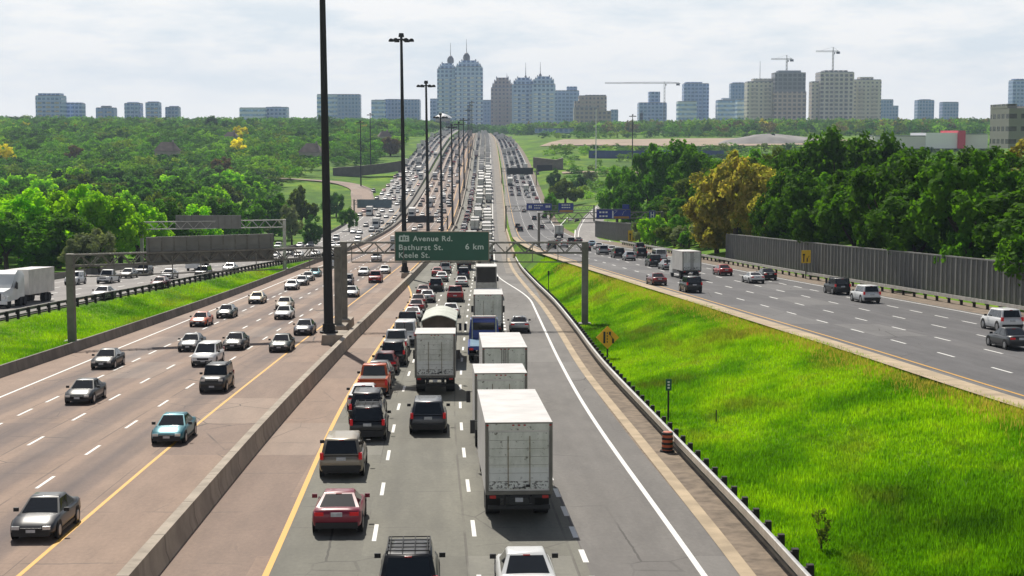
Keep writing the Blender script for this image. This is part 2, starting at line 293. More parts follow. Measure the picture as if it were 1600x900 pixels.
_w4=herm([(-40,18.9),(52,18.5),(101,17.6),(150,17.25),(190,17.0),(250,16.8),(400,16.6),(2800,16.5)])
LG=lambda y:MB(y)+_lg(y)
LL=lambda y:MB(y)+_ll(y)
LB=lambda y:MB(y)+_lb(y)
W4=lambda y:MB(y)+_w4(y)
zC=lambda y:ZC(y)
zR=lambda y:ZC(y)+DR(y)
zL=lambda y:ZC(y)+DL(y)
sstep=lambda a,b,x: (lambda t:t*t*(3-2*t))(np.clip((np.asarray(x,float)-a)/(b-a),0,1))
WR=lambda y: W4(y)-3.75*sstep(188,262,y)          # right white edge: the fourth lane ends
YS=np.unique(np.concatenate([np.arange(-40,60,4),np.arange(60,320,3),np.arange(320,700,6),np.arange(700,1300,12),np.arange(1300,2800,40)]).astype(float))
YEND=2700.
# height of the open land beside the roads, metres above the road it borders
def ground_rows(y):
    zc,zr,zl=float(ZC(y)),float(zR(y)),float(zL(y))
    far=float(sstep(1100,1900,y)); mid=float(sstep(250,420,y)*(1-sstep(560,800,y)))
    ll,lg,lb,mb,ra,ry,rw=[float(f(y)) for f in (LL,LG,LB,MB,RAIL,RY,RW)]
    ry=max(ry,ra+1.6)
    gap=ry-ra
    X=[-4000,ll-500,ll-150,ll-45,ll-14,ll-4,ll-.3,lg+.5,lg+1.0]
    up=2.5+1.5*far
    Z=[zl+4+4*far,zl+up+2,zl+up-.5,zl+1.2+1.5*far,zl-.4,zl-.1,zl-.12,zl-.12,zl-.05]
    X+=[(lg+lb)/2,lb-.4,lb+.2,ra+.3,ra+.5]
    Z+=[(zl+zc)/2-.35*min(1,(lb-lg)/6),zc+.12,zc-.12,zc-.12,zc-.02]
    for t,k in ((.15,-.25),(.4,-.15),(.7,.12)):
        X.append(ra+.5+(gap-1.6)*t); Z.append(zc+(zr-zc)*t+k*min(1,gap/10)*1.0)
    X+=[ry-1.1,ry-.6,rw+.3,rw+2.2,rw+4.6,rw+7,rw+26,rw+80,rw+300,4000]
    hw=float(sstep(235,330,y)*(1-sstep(560,720,y)))
    Z+=[zr-.08,zr-.12,zr-.12,zr-.02,zr-.02,zr+.5,zr+2.6+3*hw-1.2*float(sstep(650,900,y)),zr+4+3*hw+2*far-3.*float(sstep(650,900,y)),zr+5+4*far-3.*float(sstep(650,900,y)),zr+6+4*far]
    return np.array(X),np.array(Z)
_cache={}
def gz(x,y):
    k=round(float(y)*2)/2
    if k not in _cache: _cache[k]=ground_rows(k)
    X,Z=_cache[k]; return float(np.interp(x,X,Z))
def proj(x,y,z):
    d=y*CP-z*SP; return 800+F*x/d,450-F*(y*SP+z*CP)/d
_T=np.linspace(25,3500,70000)
def ray(px,py): 
    u=(450-py)/F; return (px-800)/F,CP+u*SP,-SP+u*CP
def on(px,py,zf):
    """point of a road surface seen at a pixel of the photograph"""
    a,b,c=ray(px,py); g=zf(_T*b); i=int(np.argmax(_T*c<=g)); t=_T[i]; return float(t*a),float(t*b),float(g[i])
def at(px,py,y):
    a,b,c=ray(px,py); t=y/b; return Vector((t*a,y,t*c))
# ---------------------------------------------------------------- ground sheet
ys=np.unique(np.concatenate([YS,[2700,3200,3900,4600]]))
rows=[ground_rows(y) for y in ys]
vs=[];fs=[];nc=len(rows[0][0])
for y,(X,Z) in zip(ys,rows):
    jit=RNG.normal(0,.12,nc); 
    for i,(a,b) in enumerate(zip(X,Z)): vs.append((a,y,b))
for j in range(len(ys)-1):
    for i in range(nc-1): fs.append((j*nc+i,j*nc+i+1,(j+1)*nc+i+1,(j+1)*nc+i))
g=G(); g.v=vs; g.f=fs; g.m=[0]*len(fs); tag(g.obj('ground',M['ground'],smooth=60),kind='structure')
def ribbon(name,xl,xr,zf,mat,y0=-40,y1=YEND,dz=0.,uvx=None,cols=1,thick=0,**k):
    yy=YS[(YS>y0)&(YS<y1)]; yy=np.concatenate([[y0],yy,[y1]])
    a,b,z=np.asarray(xl(yy))+0*yy,np.asarray(xr(yy))+0*yy,np.asarray(zf(yy))+dz
    g=G(); uvs=[]; n=len(yy); c=cols+1
    for i in range(n):
        for q in range(c):
            x=a[i]+(b[i]-a[i])*q/cols; g.v.append((x,yy[i],z[i])); uvs.append((x-(uvx(yy[i]) if uvx else a[i]),yy[i]))
    for i in range(n-1):
        for q in range(cols): g.f.append((i*c+q,i*c+q+1,(i+1)*c+q+1,(i+1)*c+q)); g.m.append(0)
    me=g.mesh(name,[mat]); uv=me.uv_layers.new(name='UVMap')
    idx=np.zeros(len(me.loops),dtype=np.int32); me.loops.foreach_get('vertex_index',idx)
    uv.data.foreach_set('uv',np.array(uvs,np.float32)[idx].ravel())
    o=bpy.data.objects.new(name,me); COL.objects.link(o); tag(o,kind='structure',**k); return o
# carriageways: edge to edge, then painted lines
ribbon('express_road',LB,lambda y:MB(y)-.3,zC,M['pink'],uvx=lambda y:float(LB(y)))
ribbon('median_shoulder',lambda y:MB(y)+.3,lambda y:WR(y)-14.55,zC,M['pink'],uvx=lambda y:float(MB(y))+40)
ribbon('express_road',lambda y:WR(y)-14.55-3.75*0,lambda y:W4(y)-3.75,zC,M['express'],uvx=lambda y:float(W4(y))-3.75*4+.35)
ribbon('merge_lane',lambda y:W4(y)-3.75,lambda y:np.minimum(W4(y)+1.3,RAIL(y)-.2),zC,M['dark_lane'],uvx=lambda y:float(W4(y))-3.75)
ribbon('gravel_shoulder',lambda y:np.minimum(W4(y)+1.3,RAIL(y)-.2),lambda y:RAIL(y)+.45,zC,M['gravel'],y1=330)
ribbon('concrete_gutter',lambda y:RAIL(y)-1.62,lambda y:RAIL(y)-1.08,zC,M['tan'],y1=330,dz=.02)
ribbon('concrete_shoulder',lambda y:WR(y)+1.6,lambda y:RAIL(y)-.2,zC,M['pale_shoulder'],y0=262,y1=YEND,dz=.012)
ribbon('collector_road',lambda y:RY(y)-.35,lambda y:RW(y)+.2,zR,M['collector'],uvx=lambda y:float(RY(y)))
ribbon('collector_shoulder',lambda y:np.maximum(RY(y)-1.75,RAIL(y)+.3),lambda y:RY(y)-.35,zR,M['tan'],y1=430,dz=.01)
ribbon('collector_shoulder',lambda y:np.maximum(RY(y)-1.75,RAIL(y)+.3),lambda y:RY(y)-.35,zR,M['pale_shoulder'],y0=430,dz=.01)
ribbon('collector_shoulder',lambda y:RW(y)+.2,lambda y:RW(y)+5.0*(y<430)+2.4*(y>=430),zR,M['gravel'],dz=-.005)
ribbon('left_collector_road',LL,LG,zL,M['left_collector'],uvx=lambda y:float(LL(y)))
ribbon('retaining_slope',lambda y:LG(y)+.7,lambda y:LB(y)-.15,lambda y:(zC(y)+zL(y))/2,M['barrier_dark'],y0=400,y1=1400,dz=.25)
# painted lines (4 mm sheets)
def line(base,off,zf,mat,y0,y1,wd=.15,dash=None,dz=.006):
    f=(lambda y:base(y)+off) if not callable(off) else (lambda y:base(y)+off(y))
    if dash is None: return ribbon('road_marking',lambda y:f(y)-wd/2,lambda y:f(y)+wd/2,zf,mat,y0,y1,dz)
    on_,cyc,ph=dash; g=G(); y=y0+ph
    while y<y1:
        a,b=y,y+on_; xa,xb=float(f(a)),float(f(b)); za,zb=float(zf(a))+dz,float(zf(b))+dz; h=wd/2*(1 if y<150 else 1.15)
        g.add([(xa-h,a,za),(xa+h,a,za),(xb+h,b,zb),(xb-h,b,zb)],[(0,1,2,3)]); y+=cyc
    return tag(g.obj('road_marking',mat),kind='structure')
WL,YL=M['white_line'],M['yellow_line']
line(WR,-14.6,zC,YL,-40,2000,.22)
for k in (-11.2,-7.5): line(W4,k,zC,WL,30,1100,.16,(3,9,(.4 if k<-10 else 1.2)))
line(W4,-3.75,zC,WL,30,196,.20,(2,4,0)); line(WR,0,zC,WL,-40,1500,.22)
line(MB,-4.3,zC,YL,-40,2000,.17)
for k,d in ((-7.95,(3,9,2)),(-11.6,(3,9,5)),(-15.25,(3,6,1))): line(MB,k,zC,WL,30,1100,.16,d)
line(MB,-18.8,zC,WL,-40,1500,.18)
line(RY,.25,zR,YL,-40,2000,.15)
_rs=lambda k:(lambda y:(RW(y)-RY(y))*np.where(np.asarray(y)<0,0,0)+3.68*k-.22*k*sstep(330,520,y))
for k in (1,2,3,4): line(RY,_rs(k),zR,WL,30,1100 if k<4 else 430,.16,(3,9,k*2.1) if k<4 else (3,6,1))
line(RW,-.35,zR,WL,-40,1500,.18)
for k in (1,2,3): line(LG,-2.2-3.6*k,zL,WL,60,900,.16,(3,9,k*3))
line(LG,-2.2,zL,YL,-40,1500,.15); line(LL,2.6,zL,WL,-40,1500,.15)
# ---------------------------------------------------------------- barriers
def barrier(name,base,zf,mat,y0,y1,prof,label,cat):
    """extruded cross-section prof [(dx,dz)] along a line"""
    yy=YS[(YS>y0)&(YS<y1)]; yy=np.concatenate([[y0],yy,[y1]]); g=G()
    rings=[[(float(base(y))+dx,y,float(zf(y))+dz) for dx,dz in prof] for y in yy]
    g.loft(rings); return g.obj(name,mat,smooth=40,label=label,cat=cat)
JER=[(-.36,-.1),(-.34,.1),(-.24,.38),(-.20,.97),(.20,.97),(.24,.38),(.34,.1),(.36,-.1)]
barrier('median_barrier',MB,zC,M['barrier'],-40,2000,JER,'long concrete median barrier dividing the pink express lanes from the jammed lanes','barrier')
KERB=[(-.22,-.1),(-.2,.15),(-.11,.4),(-.09,.82),(.09,.82),(.11,.4),(.2,.15),(.22,-.1)]
barrier('concrete_barrier',lambda y:LB(y),zC,M['barrier_dark'],-40,1000,KERB,'low grey concrete barrier between the grass strip and the oncoming pink lanes','barrier')
barrier('concrete_barrier',lambda y:(RAIL(y)),zC,M['tan'],331,1900,JER,'tan concrete barrier right of the truck lanes running up the far hill','barrier')
barrier('concrete_kerb_wall',lambda y:LL(y)-.4,zL,M['barrier_dark'],120,560,KERB,'low concrete wall along the outer edge of the left collector road under the trees','barrier')
barrier('concrete_barrier',lambda y:LG(y)+.6,zL,M['barrier_dark'],395,1300,[(-.25,-.1),(-.2,1.1),(.2,1.1),(.25,-.1)],'dark curving barrier on the hill between left collector and express lanes','barrier')
def guardrail(name,base,zf,y0,y1,label,side,n_posts,step,mat,rail2=True):
    root=empty(name,(float(base(y0)),y0,float(zf(y0)))); tag(root,label,'guardrail')
    o=Vector(root.location); yy=np.arange(y0,y1+.1,3.)
    W=[(0,.38),(-.05,.43),(.0,.50),(.0,.53),(-.05,.60),(-.05,.63),(-.01,.69),(.05,.70),(.08,.69),(.08,.38)]
    def ext(prof,nm,dx,dz,m):
        g=G(); g.loft([[(float(base(y))+side*(-p)+dx-o.x,y-o.y,float(zf(y))+q+dz-o.z) for p,q in prof] for y in yy]); g.obj(nm,m,root,smooth=25)
    ext([(p*1.6,q) for p,q in W],'rail',0,.12,mat)
    if rail2: ext([(.0,.12),(-.07,.12),(-.07,.26),(.0,.26)],'rub_rail',0,0.02,M['dull_steel'])
    pg=G(); pg.box((side*.30,0,.30),(.22,.24,1.05)); pg.box((side*.14,0,.55),(.12,.20,.36)); pm=pg.mesh('post',[M['timber']])
    for i in range(n_posts):
        y=y0+1+i*step
        if y>y1-1: break
        p=bpy.data.objects.new('post',pm); COL.objects.link(p); p.parent=root; p.location=(float(base(y))-o.x,y-o.y,float(zf(y))-o.z)
    return root
guardrail('guardrail',RAIL,zC,40,318,'shiny steel guardrail on dark timber posts at the foot of the green bank',1,98,2.3,M['rail_steel'])
guardrail('guardrail',lambda y:LG(y)+.5,zL,100,380,'dark guardrail along the left collector road above the grass strip',1,96,2.9,M['dull_steel'])
guardrail('guardrail',lambda y:RW(y)+2.7,zR,90,345,'weathered guardrail in front of the ribbed noise wall on the right',1,88,2.9,M['rail_steel'],False)
# sound walls
def sound_wall(y0,y1,off,h,label):
    b=lambda y:float(RW(y))+off
    root=empty('noise_wall',(b(y0),y0,gz(b(y0),y0))); tag(root,label,'noise wall'); o=Vector(root.location)
    g=G(); y=y0; px=None; k=0; posts=[]
    while y<y1:
        y2=min(y+3.6,y1); p,q=Vector((b(y),y,0)),Vector((b(y2),y2,0)); d=(q-p); ln=d.length; d.normalize(); nrm=Vector((-d.y,d.x,0))
        zt=float(zR(y))+h; zb=float(zR(y))-.2
        n=3
        for i in range(n):
            a=p+d*(ln*i/n); c=p+d*(ln*(i+1)/n); m_=(a+c)/2-o; rb=a+nrm*.10-o
            g.box((rb.x,rb.y,(zt+zb)/2-o.z),(.11,.14,zt-zb),1,math.atan2(d.y,d.x))
            for q in (.33,.66): rb=a+(c-a)*q+nrm*.055-o; g.box((rb.x,rb.y,(zt+zb)/2-o.z),(.16,.06,zt-zb-.02),0,math.atan2(d.y,d.x))
            g.box((m_.x,m_.y,(zt+zb)/2-o.z),((c-a).length*.999,.12,zt-zb),0,math.atan2(d.y,d.x))
        posts.append((p-o,zt-o.z,zb-o.z)); y=y2
    g.obj('panel',[M['sound_wall'],M['wall_post']],root)
    cap=G(); yy=np.arange(y0,y1+.1,3.6)
    cap.loft([[(b(y)+dx-o.x,y-o.y,float(zR(y))+h+dz-o.z) for dx,dz in ((-.16,.0),(-.16,.12),(.16,.12),(.16,.0))] for y in yy]); cap.obj('coping',M['wall_post'],root)
    pg=G(); pg.box((-.02,0,(h+.2)/2-.1),(.30,.26,h+.3)); pm=pg.mesh('wall_post',[M['wall_post']])
    for p,zt,zb in posts[:98]:
        q=bpy.data.objects.new('wall_post',pm); COL.objects.link(q); q.parent=root; q.location=(p.x,p.y,zb)
sound_wall(100,240,5.4,3.95,'long ribbed grey noise wall with pale posts in front of dark trees')
sound_wall(348,428,5.4,4.4,'short plain grey noise wall beside the yellow sign and exit ramp')
# exit ramp on the right, entry ramp and overpass on the left
def pathroad(name,pts,wd,mat,dz=.0):
    P=[Vector(p) for p in pts]; C=[]
    for i in range(len(P)-1):
        p0,p1,p2,p3=P[max(i-1,0)],P[i],P[i+1],P[min(i+2,len(P)-1)]
        for k in range(8):
            t=k/8; C.append(.5*((2*p1)+(p2-p0)*t+(2*p0-5*p1+4*p2-p3)*t*t+(3*p1-p0-3*p2+p3)*t**3))
    C.append(P[-1]); g=G(); uv=[]; s=0
    for i,c in enumerate(C):
        d=(C[min(i+1,len(C)-1)]-C[max(i-1,0)]); d.z=0; d.normalize(); n=Vector((d.y,-d.x,0)); s+=(c-C[i-1]).length if i else 0
        for q in (-1,1): v=c+n*(q*wd/2); g.v.append((v.x,v.y,c.z+dz)); uv.append((q*wd/2,s))
    for i in range(len(C)-1): g.f.append((2*i,2*i+1,2*i+3,2*i+2)); g.m.append(0)
    me=g.mesh(name,[mat]); u=me.uv_layers.new(name='UVMap'); idx=np.zeros(len(me.loops),np.int32); me.loops.foreach_get('vertex_index',idx); u.data.foreach_set('uv',np.array(uv,np.float32)[idx].ravel())
    o=bpy.data.objects.new(name,me); COL.objects.link(o); return tag(o,kind='structure'),C
rp=[(x,y,gz(x,y)+.5) for x,y in ((19,372),(21.5,425),(24.5,480),(31,550),(44,630),(70,700))]
rp[0]=(rp[0][0],372,float(zR(372))+.02); rp[1]=(21.5,425,float(zR(425))+.15)
_,RC=pathroad('exit_ramp',rp,9.5,M['left_collector'])
for q in (-3.9,3.9):
    g=G()
    for i in range(len(RC)-1):
        a,b=RC[i],RC[i+1]; d=(b-a); d.z=0; d.normalize(); n=Vector((d.y,-d.x,0)); h=Vector((0,0,.03))
        g.add([a+n*(q-.12)+h,a+n*(q+.12)+h,b+n*(q+.12)+h,b+n*(q-.12)+h],[(0,1,2,3)])
    tag(g.obj('road_marking',WL),kind='structure')
lx=lambda y:float(LL(y))
lp=[(lx(600)+1,600,float(zL(600))+.03),(lx(660)-2,655,float(zL(660))+.1),(lx(720)-7,710,gz(lx(720)-7,720)+.4),(lx(760)-13,760,gz(lx(760)-13,760)+.5),(lx(790)-30,790,gz(lx(790)-30,790)+.6),(lx(800)-75,805,gz(lx(800)-75,805)+.8)]
pathroad('entry_ramp',lp,10,M['pink'])
# ================================================================ VEHICLES
# a prototype is a list of (part, G, material key, parent part, smooth); 'paint' is filled per copy
def bil(c,u,v): return (c[0]*(1-u)+c[1]*u)*(1-v)+(c[3]*(1-u)+c[2]*u)*v
def patch(g,c,u0,u1,v0,v1,off,th=.012):
    n=(c[1]-c[0]).cross(c[3]-c[0]).normalized(); q=[bil(c,a,b)+n*off for a,b in ((u0,v0),(u1,v0),(u1,v1),(u0,v1))]
    g.add(q,[(0,1,2,3)])
def ring(w,zb,zt,y):
    h=[(.0,zb),(.78*w,zb),(.95*w,zb+.10),(w,zb+.36*(zt-zb)),(.992*w,zb+.62*(zt-zb)),(.965*w,zb+.86*(zt-zb)),(.88*w,zt-.005),(.45*w,zt+.012),(0,zt+.018)]
    return [(a,y,b) for a,b in h]+[(-a,y,b) for a,b in h[-2:0:-1]]
CARS=dict( # L,W,H, belt, hood-front z, trunk z, greenhouse (rear base,front base), roof (rear,front), roof half width factor, wheel r
 sedan=dict(L=4.75,W=1.83,H=1.45,bz=.93,hz=.72,tz=.98,gb=(-1.62,.98),rf=(-.82,.22),rw=.66,wr=.33),
 coupe=dict(L=4.75,W=1.86,H=1.36,bz=.90,hz=.68,tz=.98,gb=(-1.75,.85),rf=(-.75,.12),rw=.62,wr=.34),
 hatch=dict(L=4.3,W=1.76,H=1.50,bz=.95,hz=.78,tz=.97,gb=(-2.05,1.05),rf=(-1.55,.3),rw=.68,wr=.32),
 suv=dict(L=4.65,W=1.88,H=1.78,bz=1.10,hz=.98,tz=1.06,gb=(-2.2,.92),rf=(-1.95,.40),rw=.75,wr=.38),
 jeep=dict(L=4.5,W=1.86,H=1.80,bz=1.12,hz=1.04,tz=1.10,gb=(-2.18,.72),rf=(-2.05,.42),rw=.80,wr=.38),
 minivan=dict(L=5.0,W=1.98,H=1.76,bz=1.06,hz=.86,tz=1.02,gb=(-2.4,1.45),rf=(-2.1,.55),rw=.74,wr=.35),
 van=dict(L=5.4,W=2.02,H=2.08,bz=1.22,hz=1.02,tz=1.20,gb=(-2.62,1.5),rf=(-2.5,.95),rw=.82,wr=.37),
 pickup=dict(L=5.6,W=1.98,H=1.86,bz=1.12,hz=1.02,tz=1.10,gb=(-.75,1.15),rf=(-.6,.55),rw=.76,wr=.40))
def car_parts(kind,rack=False):
    p=CARS[kind]; L,W,H=p['L'],p['W'],p['H']; w=W/2; bz,hz,tz=p['bz'],p['hz'],p['tz']; y0,y1=-L/2,L/2; gr,gf=p['gb']; rr,rf=p['rf']
    tall=kind in('suv','jeep','minivan','van','pickup')
    B=G(); cowl=bz-.02
    st=[(y0,.44,tz-.20,.86),(y0+.05,.32,tz-.06,.93),(y0+.22,.27,tz,.975)]
    if gr-y0>.5: st.append((gr-.1,.22,tz+.005,.99))
    st+=[(max(gr,y0+.3)+.05,.21,bz,1.),(0,.20,bz,1.),(gf-.05,.20,cowl,1.),((gf+y1)/2,.21,(cowl+hz)/2+.04,.985),(y1-.42,.22,hz+.02,.955),(y1-.14,.26,hz-.08,.88),(y1-.02,.34,hz-.22,.80),(y1,.42,hz-.30,.76)]
    B.loft([ring(w*k,a,b,y) for y,a,b,k in st])
    # cabin shell
    wb=w*.90; wt=w*p['rw']; zt=H-.05
    base=[Vector((-wb,gr,bz-.01)),Vector((wb,gr,bz-.01)),Vector((wb*.97,gf,cowl-.01)),Vector((-wb*.97,gf,cowl-.01))]
    top=[Vector((-wt,rr,zt)),Vector((wt,rr,zt)),Vector((wt*.97,rf,zt-.01)),Vector((-wt*.97,rf,zt-.01))]
    k1=[Vector((v.x*.93,v.y+(.06 if i<2 else -.08),H-.012)) for i,v in enumerate(top)]; k2=[Vector((v.x*.55,v.y+(.22 if i<2 else -.26),H)) for i,v in enumerate(top)]
    B.loft([[tuple(v) for v in r] for r in (base,top,k1,k2)])
    if kind=='pickup':
        B.box((0,(y0+gr)/2+.03,bz+.02),(W*.93,(gr-y0)-.1,.06))
    T=G()  # black lower trim, sills, bumper insert
    T.box((0,y0-.01,.40),(W*.84,.08,.22),0); FB=G(); FB.box((0,y1-.05,.37),(W*.80,.12,.24)); SL=G(); SL.box((0,0,.25),(W*.985,L*.45,.12))  # front insert and grille enlarged in black, carrying the lower fascia's shade too
    if tall: T.box((0,y0-.03,.52),(W*.9,.12,.16))
    GRL=G(); GRL.box((0,y1-.05,hz-.23),(W*.46,.12,.17))
    BD=G(); BD.box((0,(y0+gr)/2,bz+.045),(W*.80,(gr-y0)-.35,.035))
    f=dict(rear=[base[1],base[0],top[0],top[1]],front=[base[3],base[2],top[2],top[3]],right=[base[2],base[1],top[1],top[2]],left=[base[0],base[3],top[3],top[0]])
    for q in f: # outward normals
        c=f[q]; n=(c[1]-c[0]).cross(c[3]-c[0]); out={'rear':Vector((0,-1,0)),'front':Vector((0,1,0)),'right':Vector((1,0,0)),'left':Vector((-1,0,0))}[q]
        if n.dot(out)<0: f[q]=[c[1],c[0],c[3],c[2]]
    P=[('body',B,'paint',None,52),('bumper',T,'trim',None,None),('bumper',FB,'trim',None,None),('sill',SL,'trim',None,None),('grille',GRL,'trim',None,None)]+([('cargo_bed',BD,'trim',None,None)] if kind=='pickup' else [])
    g=G(); patch(g,f['front'],.05,.95,.05,.97,.012); P.append(('windshield',g,'glass',None,None))
    g=G(); patch(g,f['rear'],.08,.92,.08 if not kind=='van' else .12,.93,.012)
    P.append(('rear_window',g,'glass',None,None))
    cuts={'sedan':[.07,.47,.50,.90],'coupe':[.06,.55,.58,.88],'pickup':[.06,.55,.58,.93]}.get(kind,[.05,.34,.365,.66,.685,.96])
    for s in ('left','right'):
        g=G(); c=f[s]
        front_first=c[0].y>c[1].y
        for a,b in zip(cuts[::2],cuts[1::2]):
            u0,u1=(a,b) if front_first else (1-b,1-a); patch(g,c,u0,u1,.08,.90,.012)
        P.append(('side_window',g,'glass',None,None))
    for y in (y0+.86,y1-.90):
        for s in (-1,1):
            r=p['wr']; x=s*(w-.10); g=G(); g.cyl((x-.10,y,r),(x+.10+.012*s,y,r),r,r,18)
            g.cyl((s*(w-.02),y,r+.02),(s*(w+.004),y,r+.02),r+.075,r+.075,18)
            P.append(('wheel',g,'tyre',None,40))
            q=G(); q.cyl((s*(w+.008),y,r),(s*(w+.020),y,r),r*.66,r*.6,12); P.append(('rim',q,'rim','wheel',None))
    zl=tz-.16 if not tall else (1.02 if kind!='pickup' else .92)
    for s in (-1,1):
        g=G()
        if tall: g.box((s*w*.87,y0+.07,zl),(.15,.22,.30))
        else: g.box((s*w*.70,y0+.06,zl),(.34,.16,.13))
        P.append(('taillight',g,'lit_red',None,None))
        g=G(); g.box((s*w*.66,y1-.12,hz-.15),(.30,.20,.13)); P.append(('headlight',g,'lamp',None,None))
        g=G(); g.box((s*(w+.09),gf-.28,bz+.07),(.20,.10,.15)); P.append(('side_mirror',g,'trim' if kind!='coupe' else 'paint',None,None))
    g=G(); g.box((0,y0-.012 if not tall else y0-.03,zl-(.12 if tall else .02)),(.42,.05,.15)); P.append(('licence_plate',g,'plate',None,None))
    g=G(); g.box((0,y1+.012,.46),(.36,.03,.12)); P.append(('licence_plate',g,'plate',None,None))
    g=G(); v=bil(f['rear'],.5,.97); g.box((v.x,v.y-.03,v.z),(.22,.05,.035)); P.append(('brake_light',g,'red_lens',None,None))
    if rack or kind in('jeep',):
        g=G()
        for s in (-1,1):
            g.cyl((s*wt*.92,rr+.1,H+.07),(s*wt*.92,rf-.15,H+.07),.022,n=6)
            for y in (rr+.12,(rr+rf)/2,rf-.18): g.cyl((s*wt*.92,y,H-.03),(s*wt*.92,y,H+.07),.022,n=6)
        if rack:
            for i in range(5): y=rr+.15+(rf-rr-.35)*i/4; g.cyl((-wt*.92,y,H+.08),(wt*.92,y,H+.08),.02,n=6)
            for x in (-.45,-.15,.15,.45): g.cyl((x*wt*2*.9,rr+.15,H+.08),(x*wt*2*.9,rf-.2,H+.08),.016,n=6)
        P.append(('roof_rack',g,'trim',None,None))
    if kind=='van':
        g=G(); c=f['rear']; v0,v1=bil(c,.5,.02),bil(c,.5,.98); g.cyl(v0,v1,.035,n=4); P.append(('door_seam',g,'trim',None,None))
    return P,L
def truck_parts(Lb=8.,Wd=2.6,top=3.9,bot=1.12,cab='van',rear='roll',deck=None):
    """Lb = length of the cargo box; rear end at y=0, drives +y"""
    P=[]; h=top-bot; B=G(); w=Wd/2
    if rear=='open':
        for s in (-1,1): B.box((s*(w-.04),Lb/2,(top+bot)/2),(.08,Lb,h))
        B.box((0,Lb/2,top-.05),(Wd-.17,Lb,.10)); B.box((0,Lb-.04,(top+bot)/2),(Wd-.17,.08,h-.11)); B.box((0,Lb/2,bot+.04),(Wd-.17,Lb-.1,.08))
    elif rear=='tarp':
        n=9; rings=[]
        arch=[(-w+2*w*i/n,top-.35+.42*math.sin(math.pi*i/n)) for i in range(n+1)]
        th=[(a*.985,b-.06) for a,b in arch[::-1]]
        B.loft([[(a,y,b) for a,b in [(-w,top-.75)]+arch+[(w,top-.75),(w-.05,top-.75)]+th+[(-w+.05,top-.75)]] for y in (-.25,Lb*.5,Lb+.1)])
    else: B.box((0,Lb/2,(top+bot)/2),(Wd,Lb,h))
    P.append(('cargo_box' if rear!='tarp' else 'canvas_top',B,'truck_white' if rear!='tarp' else 'canvas',None,None))
    if rear=='tarp':
        g=G(); ar2=[(a*.94,b-.09) for a,b in arch]; g.loft([[(-w*.94,y,bot)]+[(a,y,b) for a,b in ar2]+[(w*.94,y,bot)] for y in (.1,Lb-.1)])
        for x in (-.95,-.35,.3,.85): g.box((x,.085,(top+bot)/2-.3),(.16,.06,h-.9))
        P.append(('tipper_body',g,'tarp_back',None,None))
    if rear in('roll','swing'):
        D=G()
        if rear=='roll':
            n=7
            for i in range(n):
                z=bot+.18+(h-.55)*i/n; D.box((0,-.012,z+(h-.55)/n/2),(Wd-.30,.05,(h-.55)/n-.018))
            D.box((0,-.02,top-.17),(Wd-.1,.07,.26))
        else:
            for s in (-1,1): D.box((s*(w-.09)/2,-.015,bot+h/2),(w-.13,.05,h-.16))
        P.append(('rear_door',D,'dirty_door',None,None))
        Fm=G()
        for s in (-1,1): Fm.box((s*(w-.06),-.02,bot+h/2),(.12,.09,h))
        Fm.box((0,-.02,top-.02),(Wd,.08,.05)); Fm.box((0,-.03,bot+.05),(Wd,.1,.14)); P.append(('door_frame',Fm,'dull_steel',None,None))
        S=G()
        if rear=='roll':
            for x in (-.42,.42): S.box((x,-.045,bot+h*.45),(.028,.03,h*.72))
        else:
            for x in (-.18,-.06,.06,.18): S.cyl((x,-.055,bot+.1),(x,-.055,top-.1),.02,n=6)
        P.append(('door_strap' if rear=='roll' else 'lock_bar',S,'rust' if rear=='roll' else 'dull_steel',None,None))
    if rear=='open':
        g=G(); g.box((0,.0,bot+.45),(Wd-.2,.10,.9)); P.append(('tailgate',g,'steel',None,None))
    C=G()
    for s in (-1,1): C.box((s*.45,Lb/2+.8,bot-.18),(.12,Lb+2.2,.26))
    C.box((0,-.05,.62),(Wd*.92,.12,.14))
    for x in (-.55,.55): C.box((x,-.03,.86),(.10,.10,.5))
    C.box((0,-.02,bot-.1),(Wd*.94,.10,.12)); P.append(('chassis',C,'trim',None,None))
    for s in (-1,1):
        g=G(); g.box((s*(w-.34),1.15,.62),(.56,.03,.72)); P.append(('mud_flap',g,'tyre',None,None))
    if rear in('roll','swing'):
        g=G()
        for i in (-1,0,1): g.box((i*.22,-.075,top-.10),(.09,.03,.05))
        for s in (-1,1): g.box((s*(w-.09),-.075,top-.10),(.09,.03,.05))
        P.append(('marker_lamp',g,'red_lens',None,None))
        g=G(); g.box((.35,-.06,bot+.32),(.16,.05,.10)); g.box((0,-.055,bot+.24),(.5,.03,.03)); P.append(('door_latch',g,'trim',None,None))
    long=Lb>9.9
    ax=[1.9,3.1] if long else [1.9]
    for y in ax:
        for s in (-1,1):
            g=G(); g.cyl((s*(w-.62),y,.50),(s*(w-.06),y,.50),.50,n=18); P.append(('wheel',g,'tyre',None,40))
    for s in (-1,1):
        g=G(); g.cyl((s*(w-.42),Lb+1.2,.48),(s*(w-.14),Lb+1.2,.48),.48,n=18); P.append(('wheel',g,'tyre',None,40))
        g=G(); g.box((s*w*.78,-.075,bot-.10),(.24,.05,.12)); P.append(('taillight',g,'red_lens',None,None))
    K=G(); ct=2.75; y=Lb+.15
    K.loft([[(a*x,b,z) for a,x in ((-1,1.12),(1,1.12)) for z in (.55,ct)][0:0] or [(-1.14,b,.55),(1.14,b,.55),(1.14,b,1.5),(1.02,b,t),(-1.02,b,t),(-1.14,b,1.5)] for b,t in ((y,ct-.05),(y+.25,ct),(y+1.5,ct-.05))]+[[(-1.14,y+2.1,.55),(1.14,y+2.1,.55),(1.14,y+2.1,1.45),(1.04,y+1.95,1.6),(-1.04,y+1.95,1.6),(-1.14,y+2.1,1.45)]])
